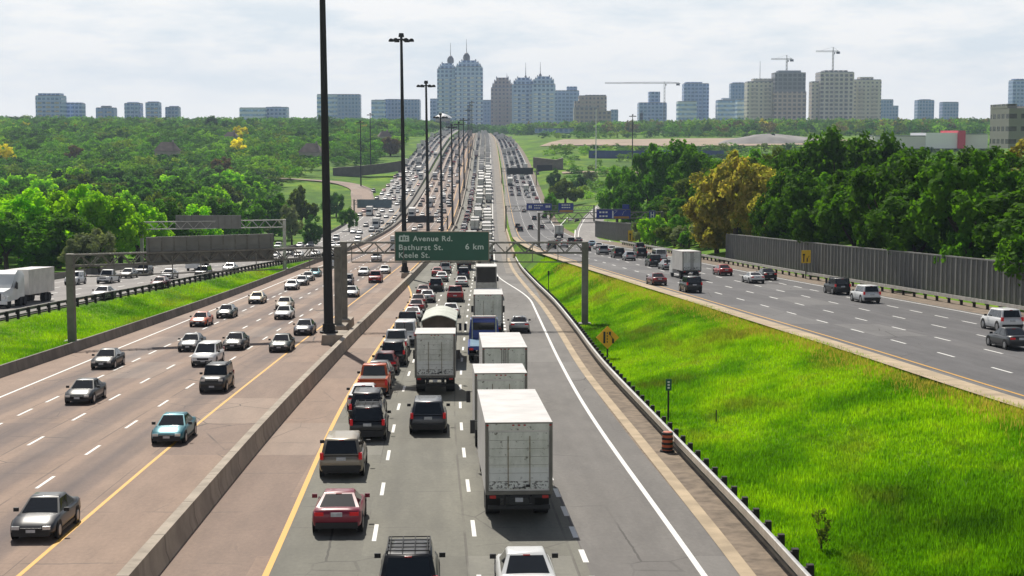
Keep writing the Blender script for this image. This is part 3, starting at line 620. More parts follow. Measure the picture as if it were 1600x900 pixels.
    K.box((0,y+2.4,.85),(2.1,.7,.75),0,0,(.92,.9)); P.append(('cab',K,'cab',None,30))
    g=G(); g.add([(-.98,y+1.56,2.62),(.98,y+1.56,2.62),(1.0,y+2.0,1.66),(-1.0,y+2.0,1.66)],[(0,1,2,3)]); P.append(('windshield',g,'glass',None,None))
    for s in (-1,1):
        g=G(); g.box((s*1.48,y+1.7,1.95),(.22,.10,.62)); g.cyl((s*1.1,y+1.75,2.2),(s*1.45,y+1.72,2.2),.025,n=5); P.append(('side_mirror',g,'trim',None,None))
    g=G(); g.box((.0,-.09,.90),(.30,.03,.16)); P.append(('licence_plate',g,'plate',None,None))
    return P,Lb
def tractor_parts():
    """highway tractor with sleeper and dry van trailer; front bumper at y=+L/2"""
    P=[]; T=16.2; yb=-6.9
    B=G(); B.box((0,yb+4.25,2.45),(2.6,8.5,2.75)); P.append(('trailer',B,'truck_white',None,None))
    C=G()
    for s in (-1,1): C.box((s*.5,.35,.98),(.14,14.4,.22))
    C.box((0,yb+.05,.6),(2.3,.12,.14)); P.append(('chassis',C,'trim',None,None))
    for y in (yb+1.4,yb+2.7,2.6,3.9):
        for s in (-1,1): g=G(); g.cyl((s*.68,y,.5),(s*1.24,y,.5),.5,n=18); P.append(('wheel',g,'tyre',None,40))
    for s in (-1,1): g=G(); g.cyl((s*.9,7.3,.5),(s*1.2,7.3,.5),.5,n=18); P.append(('wheel',g,'tyre',None,40))
    K=G(); w=1.22
    def r(y,z0,z1,k): return [(-w*k,y,z0),(w*k,y,z0),(w*k,y,z1-.5),(w*k*.82,y,z1),(-w*k*.82,y,z1),(-w*k,y,z1-.5)]
    K.loft([r(2.7,1.0,3.75,.98),r(4.2,1.0,3.9,1.),r(5.0,.8,3.5,1.),r(5.35,.8,2.95,.98),r(6.25,.75,2.05,.95),r(7.9,.7,1.75,.82),r(8.05,.75,1.55,.78)])
    for s in (-1,1): K.box((s*1.02,7.35,.98),(.42,1.5,.5),0,0,(.8,.7))
    K.box((0,8.1,.62),(2.4,.28,.36)); P.append(('cab',K,'cab',None,30))
    g=G(); g.add([(-1.0,5.40,2.86),(1.0,5.40,2.86),(1.06,6.12,2.12),(-1.06,6.12,2.12)],[(0,1,2,3)]); P.append(('windshield',g,'glass',None,None))
    for s in (-1,1):
        g=G(); g.add([(s*1.235,4.9,2.05),(s*1.235,5.9,2.0),(s*1.215,5.35,2.7),(s*1.215,4.9,2.75)],[(0,1,2,3)]); P.append(('side_window',g,'glass',None,None))
        g=G(); g.box((s*1.5,5.9,2.3),(.2,.12,.7)); P.append(('side_mirror',g,'trim',None,None))
        g=G(); g.box((s*.88,8.0,1.15),(.34,.16,.24)); P.append(('headlight',g,'lamp',None,None))
    g=G(); g.box((0,8.07,1.2),(1.1,.06,.8)); P.append(('grille',g,'trim',None,None))
    return P,T
def flat_parts():
    """blue flat-deck tow truck seen from behind: rear end at y=0"""
    P=[]; B=G(); B.box((0,3.2,1.05),(2.5,6.4,.26))
    for s in (-1,1): B.box((s*1.22,3.2,.82),(.1,6.4,.5))
    P.append(('deck',B,'paint',None,None))
    D=G(); D.box((0,3.2,1.20),(2.2,6.2,.04)); P.append(('deck_plate',D,'pale',None,None))
    C=G(); C.box((0,4,.75),(1.1,8.5,.3)); C.box((0,-.03,.6),(2.3,.1,.2)); P.append(('chassis',C,'trim',None,None))
    for y in (1.6,2.8):
        for s in (-1,1): g=G(); g.cyl((s*.62,y,.48),(s*1.2,y,.48),.48,n=16); P.append(('wheel',g,'tyre',None,40))
    for s in (-1,1): g=G(); g.cyl((s*.9,8.1,.48),(s*1.18,8.1,.48),.48,n=16); P.append(('wheel',g,'tyre',None,40))
    K=G(); K.loft([[(-1.2,y,.6),(1.2,y,.6),(1.2,y,1.7),(1.08,y,t),(-1.08,y,t),(-1.2,y,1.7)] for y,t in ((6.7,2.75),(7.0,2.85),(8.3,2.8))]+[[(-1.15,9.4,.6),(1.15,9.4,.6),(1.15,9.4,1.4),(1.0,9.2,1.6),(-1.0,9.2,1.6),(-1.15,9.4,1.4)]]); P.append(('cab',K,'paint',None,30))
    g=G(); g.box((0,6.68,2.2),(1.7,.04,.6)); P.append(('rear_window',g,'glass',None,None))
    F_=G()
    for s in (-1,1): F_.cyl((s*.95,6.55,1.2),(s*.95,6.55,3.0),.05,n=8)
    F_.cyl((-.95,6.55,3.0),(.95,6.55,3.0),.05,n=8); P.append(('headache_rack',F_,'rail_steel',None,None))
    g=G(); g.box((0,6.9,2.95),(2.0,.25,.14)); P.append(('light_bar',g,'orange_plastic',None,None))
    for s in (-1,1):
        g=G(); g.box((s*1.0,-.06,1.0),(.3,.05,.16)); P.append(('taillight',g,'lit_red',None,None))
        g=G(); g.box((s*1.5,8.4,2.0),(.22,.1,.6)); P.append(('side_mirror',g,'trim',None,None))
    return P,0
PROTO={}
def proto(kind):
    if kind in PROTO: return PROTO[kind]
    if kind=='suv_rack': P,L=car_parts('suv',True)
    elif kind in CARS: P,L=car_parts(kind)
    elif kind=='semi': P,L=tractor_parts()
    elif kind=='flat': P,L=flat_parts(); L=0
    else:
        a=dict(big=dict(Lb=10.6,rear='roll'),box=dict(Lb=5.5,rear='roll'),box_swing=dict(Lb=10.2,rear='swing'),trailer=dict(Lb=9.,rear='roll',top=4.0),open=dict(Lb=8,rear='open',top=4.0),
               tarp=dict(Lb=10,rear='tarp',top=3.75),cube=dict(Lb=6.5,rear='swing',Wd=2.45,top=3.6),short=dict(Lb=4.5,rear='roll'))[kind]
        P,L=truck_parts(**a); L=0
    def mt(k): return M['truck_white'] if k in('paint','cab','pale') else M[k]
    parts=[(n,g.mesh(n,[mt(k)],sm),k,par) for n,g,k,par,sm in P]
    # one-mesh version for copies too small to show parts
    keys=[]; A=G()
    for n,g,k,par,sm in P:
        if k not in keys: keys.append(k)
        A.add(g.v,g.f,keys.index(k))
    whole=(A.mesh('vehicle',[mt(k) for k in keys],35),keys)
    PROTO[kind]=(parts,L,whole); return PROTO[kind]
NAMES=dict(sedan='sedan_car',coupe='coupe_car',hatch='hatchback_car',suv='suv',suv_rack='suv',jeep='suv',minivan='minivan',van='cargo_van',pickup='pickup_truck',big='box_truck',box='box_truck',box_swing='box_truck',trailer='box_truck',open='box_truck',tarp='dump_truck',cube='box_truck',short='box_truck',semi='transport_truck',flat='flatbed_truck')
CATS=dict(sedan='car',coupe='car',hatch='car',suv='suv',suv_rack='suv',jeep='suv',minivan='minivan',van='van',pickup='pickup truck')
ZF=dict(E=zC,C=zC,L=zL,R=zR); BASE=dict(E=MB,C=W4,L=LG,R=RY)
PLACED=[]; SCL=dict(E=.93,C=1.,L=.94,R=.91)
def vehicle(kind,color,road,x,y,label,group,parted=True,cab='white'):
    parts,Ln,whole=proto(kind); zf=ZF[road]; b=BASE[road]
    dx=float(b(y+3)-b(y-3))/6; dz=float(zf(y+4)-zf(y-4))/8; n=math.hypot(1,dx)
    away=road in 'CR'; h=Ln/2
    if kind in('semi',): x,y=x+dx/n*8.2,y+8.2/n; h=0
    x,y=x+dx/n*h,y+h/n
    if road in 'EL' and CATS.get(kind) is None and kind!='semi': # trucks modelled from the rear end: put their rear further up the road
        ln=PROTO[kind][0][0][1]; q=max(v.co.y for v in ln.vertices)+2.9; x,y=x+dx/n*q,y+q/n
    loc=(x,y,float(zf(y))+.008); th=-math.atan2(dx,1)+(0 if away else math.pi); ph=math.atan(dz)*(1 if away else -1)
    PLACED.append((road,x,y,kind))
    fill=lambda k: paint(color) if k=='paint' else (paint(cab) if k=='cab' else (paint('lightblue') if k=='pale' else (M['red_lens'] if k=='lit_red' and road in 'EL' else M[k])))
    nm=NAMES[kind]; cat=CATS.get(kind,'truck')
    if kind in CATS or kind in ('big',): pass
    if not parted:
        me,keys=whole; o=bpy.data.objects.new(nm,me); COL.objects.link(o); o.location=loc; o.rotation_euler=(ph,0,th); o.scale=(SCL[road],)*3
        for i,k in enumerate(keys):
            if k in('paint','cab','pale') or k=='lit_red': o.material_slots[i].link='OBJECT'; o.material_slots[i].material=fill(k)
        return tag(o,label,cat,group)
    root=empty(nm,loc,(ph,0,th)); root.scale=(SCL[road],)*3; tag(root,label,cat,group); last=None
    for n_,me,k,par in parts:
        o=bpy.data.objects.new(n_,me); COL.objects.link(o); o.parent=last if par else root
        if not par: last=o
        if k in('paint','cab','pale') or k=='lit_red': o.material_slots[0].link='OBJECT'; o.material_slots[0].material=fill(k)
    return root
GR=dict(E='oncoming traffic in the pink express lanes',C='jammed traffic in the express lanes',L='oncoming traffic in the left collector lanes',R='traffic in the right collector lanes')
def V(px,py,kind,color,road,label,cab='white'):
    if kind in CATS: py+=.35*max(0,py-308)/12.6   # bumpers hang above the road: the near end stands a little nearer
    x,y,_=on(px,py,ZF[road]); return vehicle(kind,color,road,x,y,label,GR[road],y<205,cab)
# ---------------------------------------------------------------- the vehicles one can tell apart (pixel of the ground under the near end)
for a in [
 # oncoming, pink express lanes
 (46,836,'sedan','darkgrey','E','dark grey sedan nearest the viewer beside the yellow line in the oncoming lanes'),
 (259,687,'sedan','teal','E','teal blue sedan with pale headlights on the yellow line of the oncoming lanes'),
 (330,607,'jeep','black','E','boxy black SUV with roof rails directly in front of the white minivan'),
 (119,625,'sedan','darkgrey','E','dark grey sedan alone in the second oncoming lane left of the teal sedan'),
 (157,571,'sedan','black','E','black sedan with sun glare on its windshield by the left gantry post'),
 (316,567,'minivan','white','E','white minivan close behind the boxy black SUV'),
 (292,544,'sedan','grey','E','grey blue sedan half hidden behind the white minivan'),
 (362,542,'sedan','black','E','black sedan right of the white minivan under the gantry'),
 (435,545,'sedan','green','E','dark green sedan with lit headlights left of the tallest light mast'),
 (472,519,'sedan','navy','E','dark navy sedan behind the dark green one beside the tallest mast'),
 (440,495,'sedan','white','E','white sedan with a beige sedan right behind it in the oncoming lanes'),
 (441,480,'sedan','beige','E','beige sedan tucked behind the white sedan in the oncoming lanes'),
 (308,506,'sedan','orange','E','orange red sedan near the grass strip in the oncoming lanes'),
 (349,493,'sedan','green','E','dark green sedan just behind the orange red sedan'),
 (398,471,'sedan','champagne','E','champagne coloured sedan alone by the low grey concrete barrier'),
 (453,450,'sedan','silver','E','silver sedan leading the queue of four along the grey barrier'),
 (469,443,'sedan','grey','E','grey sedan second in the queue of four along the grey barrier'),
 (479,436,'sedan','black','E','black sedan third in the queue of four along the grey barrier'),
 (490,430,'sedan','teal','E','teal sedan last in the queue of four along the grey barrier'),
 (547,461,'sedan','white','E','white sedan just right of the twin gantry posts in the oncoming lanes'),
 (540,444,'suv','navy','E','navy SUV half hidden behind the twin gantry posts'),
 (567,428,'sedan','white','E','white sedan left of the red pickup under the gantry catwalk'),
 (585,439,'pickup','red','E','bright red pickup in the oncoming pink lanes'),
 (600,425,'sedan','white','E','white sedan right behind the red pickup in the oncoming lanes'),
 (587,406,'pickup','white','E','white pickup in front of the white bus shaped truck on the pink lanes'),
 (520,420,'cube','white','E','grey white truck seen between the tallest mast and the twin posts'),
 (616,392,'cube','white','E','white box truck left of the green sign on the pink lanes'),
 (647,360,'sedan','white','E','white car above the left end of the green sign'),
 (656,355,'sedan','black','E','black car right above the green sign on the pink lanes'),
 (689,359,'sedan','black','E','black car above the letters of the green sign beside a mast'),
 (669,334,'sedan','white','E','white car left of the dark sign back over the pink lanes'),
 (685,332,'sedan','darkgrey','E','dark grey car ahead of the pale blue truck on the pink lanes'),
 (689,324,'suv','black','E','black car just ahead of the pale blue truck on the pink lanes'),
 (702,323,'suv','black','E','black car beside the thin median mast on the pink lanes'),
 (692,317,'cube','lightblue','E','pale blue truck on the pink lanes below the hill'),
 (678,311,'sedan','white','E','white car left of the pale blue truck on the pink lanes'),
 (704,315,'suv','darkgrey','E','dark SUV right of the pale blue truck'),
 (707,302,'suv','brown','E','brown SUV low on the hill next to the median masts'),
 (690,283,'cube','white','E','white truck coming down the hill on the pink lanes'),
 # oncoming, left collector lanes
 (-10,483,'semi','white','L','white transport truck with a sleeper cab and long grey white trailer'),
 (151,464,'sedan','white','L','white car nearest the dark guardrail on the left collector road'),
 (243,447,'sedan','maroon','L','maroon sedan by the guardrail below the grey sign back'),
 (258,433,'sedan','white','L','white sedan behind the maroon one on the left collector'),
 (312,432,'jeep','black','L','boxy dark SUV under the grey sign back near the guardrail'),
 (355,422,'sedan','silver','L','silver sedan partly under the grey sign back by the guardrail'),
 (109,442,'suv','white','L','white SUV behind the left gantry post'),
 (160,440,'pickup','white','L','white pickup truck right of the left gantry post'),
 (194,432,'sedan','darkgrey','L','dark grey sedan right of the white pickup under the sign back'),
 (219,428,'suv','black','L','black SUV behind the dark grey sedan under the sign back'),
 (298,424,'cube','grey','L','dark truck mostly hidden behind the grey sign back'),
 (427,401,'sedan','white','L','white sedan farthest left of the pale cluster right of the sign back'),
 (437,409,'sedan','white','L','white sedan in front of the pale cluster by the guardrail'),
 (450,398,'suv','grey','L','grey SUV among the pale cluster under the gantry truss'),
 (465,400,'sedan','white','L','white sedan right of the grey SUV under the gantry truss'),
 (491,398,'sedan','white','L','white sedan just left of the tallest light mast on the collector'),
 (467,385,'sedan','white','L','small white sedan by the grass edge behind the gantry truss'),
 (433,387,'suv','white','L','white SUV at the far kerb above the gantry truss'),
 (483,384,'sedan','silver','L','silver sedan at the far kerb left of the tallest mast'),
 (519,385,'sedan','white','L','white car right of the tallest mast at the kerb'),
 (530,386,'suv','white','L','white SUV right of the tallest mast'),
 (586,358,'cube','yellow','L','bright yellow truck on the left collector'),
 (586,349,'suv','yellow','L','yellow van right behind the yellow truck'),
 (654,291,'sedan','red','L','red car on the left collector next to the dark strip'),
 (583,301,'suv','darkgrey','L','dark car alone on the pink entry ramp'),
 (680,247,'cube','red','L','red truck high on the left collector hill'),
 (652,256,'cube','brown','L','orange brown truck high on the left collector hill'),
 (657,281,'cube','grey','L','dark grey truck on the left collector hill'),
 # leaving, jammed centre lanes
 (526,824,'coupe','pink','C','crimson coupe with a rear spoiler nearest in the left jammed lane'),
 (533,737,'minivan','tan','C','tan minivan behind the crimson coupe'),
 (574,681,'suv_rack','black','C','black SUV with pale roof rails just ahead of the tan minivan'),
 (572,655,'minivan','black','C','black minivan ahead of the railed black SUV in the left jammed lane'),
 (566,635,'sedan','white','C','white sedan with lit red tail lamps squeezed between black minivan and orange pickup'),
 (582,613,'pickup','orange','C','orange red pickup in the left jammed lane'),
 (591,594,'sedan','darkgrey','C','dark grey sedan ahead of the orange red pickup'),
 (601,578,'hatch','maroon','C','maroon hatchback with white glints ahead of the dark grey sedan'),
 (614,565,'suv','black','C','tall black SUV left of the small box truck'),
 (617,549,'pickup','white','C','white pickup between the tall black SUV and the white cargo van'),
 (632,535,'van','white','C','white cargo van with two rear windows left of the arched dump truck'),
 (635,516,'pickup','black','C','black pickup ahead of the white cargo van'),
 (644,497,'coupe','white','C','white coupe with red lamps left of the dump truck tarpaulin'),
 (650,485,'sedan','maroon','C','maroon sedan ahead of the white coupe with red lamps'),
 (653,476,'sedan','brown','C','dark brown sedan second ahead of the white coupe'),
 (667,469,'sedan','silver','C','silver sedan left of the red pickup in the jam'),
 (661,460,'sedan','maroon','C','maroon sedan with grey trunk behind the dark grey SUV'),
 (681,452,'suv','darkgrey','C','dark grey SUV with white roof below the green sign'),
 (690,437,'sedan','silver','C','silver sedan ahead of the dark grey SUV below the green sign'),
 (683,429,'sedan','red','C','red sedan half hidden left below the green sign'),
 (696,424,'suv','white','C','white SUV touching the bottom of the green sign'),
 (638,945,'suv_rack','black','C','black SUV with a gridded roof rack cut off at the bottom edge'),
 (669,670,'minivan','grey','C','grey minivan with roof bars alone in the middle jammed lane'),
 (680,617,'short','white','C','small box truck with a grey slatted door in the middle lane','white'),
 (686,572,'tarp','white','C','dump truck with an arched white tarpaulin and brown rear'),
 (704,492,'sedan','white','C','white sedan ahead of the arched dump truck'),
 (711,468,'pickup','red','C','red pickup with a white cap in the middle jammed lane'),
 (721,445,'sedan','white','C','white sedan ahead of the red pickup with white cap'),
 (724,433,'suv','navy','C','navy SUV ahead of the white sedan in the middle jammed lane'),
 (725,422,'box','maroon','C','dark red truck in the middle lane right under the green sign','maroon'),
 (811,817,'big','white','C','largest white box truck with a dirty rust streaked roll door'),
 (783,706,'short','white','C','white truck whose roof shows just ahead of the largest box truck'),
 (789,648,'box_swing','white','C','white box truck with twin swing doors and lock bars'),
 (757,566,'flat','blue','C','bright blue flatbed tow truck with a chrome frame behind its cab'),
 (763,531,'trailer','white','C','grey white box trailer ahead of the blue tow truck'),
 (760,467,'open','white','C','truck with a dark open cargo box below the green sign corner'),
 (827,938,'sedan','white','C','white sedan cut off at the bottom edge behind the largest truck'),
 (812,515,'sedan','silver','C','silver sedan alone in the dark merge lane'),
 # leaving, right collector lanes
 (1318,457,'jeep','black','R','black SUV beside the noise wall ahead of the white SUV'),
 (1364,470,'suv','white','R','white SUV behind the black SUV beside the noise wall'),
 (1584,514,'suv','white','R','white SUV at the right picture edge with the dark sedan behind it'),
 (1599,542,'sedan','darkgrey','R','dark grey sedan cut off by the right picture edge'),
 (1185,440,'coupe','white','R','white coupe side by side with a black sedan on the right collector'),
 (1205,435,'sedan','black','R','black sedan beside the white coupe near the right guardrail'),
 (1136,428,'sedan','red','R','bright red sedan right of the white cube truck'),
 (1081,437,'cube','white','R','white cube truck with twin rear doors on the right collector'),
 (1086,454,'jeep','black','R','black SUV close behind the white cube truck'),
 (1032,443,'sedan','maroon','R','dark maroon sedan left of the white cube truck'),
 (1047,419,'sedan','silver','R','silver sedan just left ahead of the white cube truck'),
 (1025,414,'jeep','black','R','black SUV in front of the white van on the right collector'),
 (1034,407,'van','white','R','white cargo van ahead of the black SUV on the right collector'),
 (1004,401,'suv','black','R','black SUV with a second one hidden ahead of it by the guardrail'),
 (1001,391,'suv','darkgrey','R','dark grey SUV mostly hidden by the black SUV near the guardrail'),
 (986,405,'hatch','silver','R','silver hatchback with red lamps in the bunch on the right collector'),
 (969,401,'minivan','black','R','black minivan with a pale roof left of the silver hatchback'),
 (958,394,'sedan','white','R','white sedan ahead of the black minivan on the right collector'),
 (944,396,'suv','silver','R','silver SUV left of the black minivan'),
 (937,388,'sedan','white','R','white sedan ahead of the silver SUV near the second noise wall'),
 (926,384,'sedan','lightblue','R','pale blue sedan near the end of the second noise wall'),
 (917,390,'sedan','darkgrey','R','dark grey sedan left of the silver SUV right of the gantry post top'),
 (905,378,'sedan','black','R','black sedan in the right lane behind the pale box truck'),
 (893,381,'suv','black','R','black SUV between the white sedan and the black sedan behind the box truck'),
 (874,372,'cube','lightblue','R','pale grey green box truck below the blue signs'),
 (874,379,'sedan','black','R','black sedan right behind the pale grey green box truck'),
 (882,385,'sedan','white','R','white sedan above the gantry end behind the box truck'),
 (863,387,'suv','darkgrey','R','dark grey SUV left of the white sedan near the gantry end'),
 (829,358,'suv','black','R','black SUV left of the blue sign gantry post'),
 (835,343,'suv','darkgrey','R','dark grey SUV under the left blue sign'),
 (874,334,'cube','brown','R','red brown flat truck below the small blue and orange sign'),
 (936,315,'suv','black','R','black car alone on the curving exit ramp'),
 (839,312,'sedan','red','R','red car just above the left blue sign'),
 (826,309,'sedan','white','R','white car above the left end of the left blue sign'),
 (816,280,'cube','grey','R','dark grey truck just below the dark overhead sign'),
]:
    V(*a)
# smaller vehicles up the hill, told apart only by colour and carriageway
SM=[(524,376,'w'),(517,384,'w'),(559,374,'w'),(558,381,'w'),(551,365,'g'),(561,366,'w'),(571,355,'k'),(580,363,'g'),(582,372,'w'),(594,365,'w'),(590,368,'k'),(595,350,'k'),(606,356,'k'),(614,350,'w'),(603,341,'w'),(591,339,'k'),(617,342,'k'),(597,332,'w'),(611,332,'w'),(574,330,'k'),(620,321,'w'),(627,331,'k'),(615,309,'k'),(625,311,'n'),(624,317,'g'),(621,302,'w'),(645,300,'w'),(643,306,'k'),(639,294,'k'),(625,295,'w'),(641,289,'w'),(646,283,'w'),(620,277,'w'),(622,296,'w'),(620,288,'k'),(640,276,'w'),(642,270,'w'),(656,267,'w'),(665,270,'w'),(650,264,'k'),(662,257,'w')]
CK=dict(w='white',k='black',g='silver',n='navy',r='red',d='darkgrey')
WD=dict(white='white',black='black',silver='silver',navy='navy blue',red='red',darkgrey='dark grey',maroon='maroon')
def sm_label(col,kind,road,y):
    where={'L':'on the left collector road','E':'on the pink oncoming lanes','C':'in the jammed middle lanes','R':'on the right collector road'}[road]
    step='low on the far hill' if y<620 else ('halfway up the far hill' if y<860 else 'near the top of the far hill')
    if y<430: step='in the valley dip'
    return f"small {WD[col]} {kind} {where} {step}"
def small(x,y,kind,col,road):
    k=CATS.get(kind,'truck'); vehicle(kind,col,road,x,y,sm_label(col,k,road,y),sm_label(col,k,road,y).replace('small','alike',1),False,'white')
KN=['sedan','sedan','suv','sedan','minivan','suv','hatch']
for px,py,c in SM:
    x,y,_=on(px,py,zL); small(x,y,random.choice(KN),CK[c],'L')
for px,py,c in [(681,340,'w'),(676,317,'k'),(700,292,'k'),(687,290,'k'),(702,285,'w'),(715,287,'k')]:
    x,y,_=on(px,py,zC); small(x,y,random.choice(KN),CK[c],'E')
for px,py,c in [(809,357,'k'),(813,362,'k'),(847,358,'k'),(851,341,'k'),(819,332,'d'),(892,347,'w'),(902,350,'d'),(811,306,'w'),(832,295,'w'),(829,291,'k'),(810,298,'k'),(809,292,'w'),(808,286,'w'),(806,284,'k'),(840,273,'k')]:
    x,y,_=on(px,py,zR); small(x,y,random.choice(KN),CK[c],'R')
# the jam itself, lane by lane, up to the crest
def clear(road,x,y,r): return all(not(p[0]==road and abs(p[1]-x)<2.2 and abs(p[2]-y)<(r+(6 if p[3] in('cube','box','open','trailer') else 0))) for p in PLACED)
COLS=['white','white','silver','black','darkgrey','white','silver','black','navy','maroon','white','red']
def fill(road,lane,y0,y1,step,trucks=0.):
    y=y0
    while y<y1:
        tr=random.random()<trucks; x=float(lane(y))+random.uniform(-.3,.3)
        if clear(road,x,y,step[0]*.62+(7 if tr else 0)):
            if tr: small(x,y,random.choice(['box_swing','trailer','cube','trailer','box']),'white',road)
            else: small(x,y,random.choice(KN),random.choice(COLS),road)
        y+=random.uniform(*step)+(9 if tr else 0)
Lc=lambda k: (lambda y: W4(y)-13.0+3.72*k)
fill('C',Lc(0),292,860,(9.5,13)); fill('C',Lc(1),300,880,(10,14),.62); fill('C',Lc(2),262,880,(10.5,15),.78)
for k in range(4): fill('E',(lambda k:lambda y:MB(y)-6.1-3.65*k)(k),560,880,(19,42),.10)
for k in range(4): fill('L',(lambda k:lambda y:LG(y)-4-3.6*k)(k),600,880,(16,30),.06)
for k in range(4): fill('R',(lambda k:lambda y:RY(y)+2+3.3*k)(k),720,880,(15,30),.06)
# beyond that, cars of a pixel or two merge into one glittering mass
A=G(); far_mats=[paint(c) for c in ('white','silver','black','darkgrey','red','navy')]+[M['glass'],M['truck_white']]
def tiny(x,y,z,tr):
    c=random.choice([0,0,0,1,1,2,3,2,4,5])
    if tr: A.box((x,y,z+2.5),(2.5,9,2.9),7); A.box((x,y,z+.7),(2.2,8.6,.7),2); A.box((x,y+5.6,z+1.6),(2.3,2,2.2),c)
    else: A.box((x,y,z+.62),(1.8,4.5,.78),c,0,(.95,.97)); A.box((x,y-.2,z+1.2),(1.6,2.5,.42),6,0,(.82,.7)); A.box((x,y-.2,z+1.43),(1.3,1.75,.06),c)
for road,lanes in (('C',[Lc(k) for k in range(3)]),('E',[(lambda k:lambda y:MB(y)-6.1-3.65*k)(k) for k in range(4)]),('L',[(lambda k:lambda y:LG(y)-4-3.6*k)(k) for k in range(4)]),('R',[(lambda k:lambda y:RY(y)+2+3.3*k)(k) for k in range(4)])):
    for i,ln in enumerate(lanes):
        y=885.
        while y<2050:
            tr=random.random()<(.55 if road=='C' and i else .08); tiny(float(ln(y)),y,float(ZF[road](y)),tr)
            y+=(random.uniform(10,15) if road=='C' else random.uniform(13,24))+(9 if tr else 0)
tag(A.obj('distant_traffic',far_mats),'mass of tiny far cars and trucks glinting on the crest of the hill','traffic',kind='stuff')
# ================================================================ LIGHT MASTS, GANTRIES, SIGNS
def pbox(g,a,b,w,d=None,m=0):
    """bar of square section from a to b"""
    a,b=Vector(a),Vector(b); v=b-a; n=v.normalized(); u=n.cross(Vector((0,0,1)))
    if u.length<.01: u=Vector((1,0,0))
    u.normalize(); t=n.cross(u); d=d or w; r=[]
    for p in (a,b): r.append([p+u*(sx*w/2)+t*(sy*d/2) for sx,sy in ((-1,-1),(1,-1),(1,1),(-1,1))])
    g.loft([[tuple(q) for q in s] for s in r],m)
def mast(x,y,z,h,label,r0=.36,r1=.17,head=True,mat='dark_steel',ped=True,lean=0.):
    root=empty('light_mast',(x,y,z)); tag(root,label,'light mast')
    g=G(); g.cyl((0,0,.5 if ped else 0),(lean,0,h),r0,r1,12); g.obj('pole',M[mat],root,smooth=40)
    if ped:
        g=G(); g.box((.55,0,.30),(2.1,3.6,1.2),0,0,(.9,.94)); g.obj('pedestal',M['barrier'],root)
        g=G(); g.cyl((0,0,.88),(0,0,1.05),r0*1.9,r0*1.9,12); g.cyl((0,0,1.05),(0,0,1.7),r0*1.35,r0*1.25,12); g.obj('base_flange',M[mat],root)
    if head:
        g=G(); g.cyl((lean,0,h-.1),(lean,0,h+.5),.45,.35,10); g.cyl((lean,0,h-.55),(lean,0,h-.4),1.15,1.15,16); g.obj('head_frame',M[mat],root)
        lm=G(); lm.lathe((0,0,-.3),[(.15,.5),(.32,.38),(.42,.12),(.40,0.)],10); lmm=lm.mesh('lamp',[M[mat]],40)
        for k in range(6):
            t=2*math.pi*k/6; q=bpy.data.objects.new('lamp',lmm); COL.objects.link(q); q.parent=root; q.location=(lean+1.55*math.cos(t),1.55*math.sin(t),h-.5)
    return root
mlab=['tallest black light mast rising out of the frame beside the twin gantry posts','black light mast with its full lamp head just left of the green sign','black light mast whose head stands left of the twin domed towers','black light mast whose head overlaps the base of the twin domed towers','thin black light mast at the foot of the hill right of the fourth mast','thin black light mast low on the hill left of the jammed lanes','thin black light mast halfway up the hill left of the jammed lanes']
for (px,py,top,xt),lb in zip([(514,536,0,None),(634,434,57,None),(675,404,130,None),(698,381,180,None),(713,356,196,None),(722,326,192,None),(728,297,186,None)],mlab):
    x,y,z=on(px,py,zC)
    h=38. if top==0 else at(px,top,y).z-z
    x=min(x,float(MB(y))-1.3) if y<300 else float(MB(y))-.6
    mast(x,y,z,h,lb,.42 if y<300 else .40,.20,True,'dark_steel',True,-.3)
for y in (905,1010,1130): x=float(MB(y))-.5; mast(x,y,float(ZC(y)),34,'hair thin light mast near the top of the hill on the median',.4,.22)['group']='light masts near the crest'
x,y,z=on(781,291,zC); mast(float(RAIL(y)),y,z,7.5,'short dark lamp post on the tan barrier right of the truck lanes',.12,.08,False,ped=False)
for (px,b,t,Y,mt,lb) in [(931,262,170,860,'white','slender white mast standing over the green field right of centre'),(988,262,180,860,'dark_steel','slender dark mast right of the white mast'),(564,292,190,770,'dark_steel','slender dark mast in the grass left of the collector road'),(579,250,178,900,'dark_steel','slender dark mast farther up in the left wood')]:
    p=at(px,b,Y); zz=gz(p.x,Y); q=at(px,t,Y); mast(p.x,Y,zz,q.z-zz,lb,.35,.2,mt!='white',mt,False)
def truss(g,a,b,h,dep,step,r=.055):
    """box truss between a and b (top chord level), h high, dep deep"""
    a,b=Vector(a),Vector(b); v=b-a; n=v.normalized(); u=Vector((-n.y,n.x,0)).normalized()*dep/2; k=max(2,round(v.length/step)); Z=Vector((0,0,-h))
    for s in (-1,1):
        for q in (Vector(),Z): pbox(g,a+u*s+q,b+u*s+q,r*2.4)
        for i in range(k):
            p0,p1=a+v*(i/k)+u*s,a+v*((i+1)/k)+u*s; m_=(p0+p1)/2
            pbox(g,p0+Z,m_,r*1.5); pbox(g,m_,p1+Z,r*1.5)
    for i in range(k+1):
        p=a+v*(i/k)
        for q in (Vector(),Z): pbox(g,p-u+q,p+u+q,r*1.5)
def post(g,x,y,z0,z1,w): g.box((x,y,(z0+z1)/2),(w,w,z1-z0)); g.box((x,y,z0+.1),(w*1.9,w*1.9,.2))
def catwalk(g,a,b,drop,out):
    a,b=Vector(a),Vector(b); v=b-a; n=v.normalized(); u=Vector((n.y,-n.x,0))*out; k=max(2,round(v.length/2.6))
    pbox(g,a+u+Vector((0,0,-drop)),b+u+Vector((0,0,-drop)),.10)
    for i in range(k+1): p=a+v*(i/k)+u; pbox(g,p,p+Vector((0,0,-drop)),.07)
def sign_panel(root,name,c,wd,h,mat,yaw,th=.12,ribs=None):
    g=G(); g.box((0,0,0),(wd,th,h)); o=g.obj(name,mat,root); o.location=c; o.rotation_euler=(0,0,yaw)
    return o
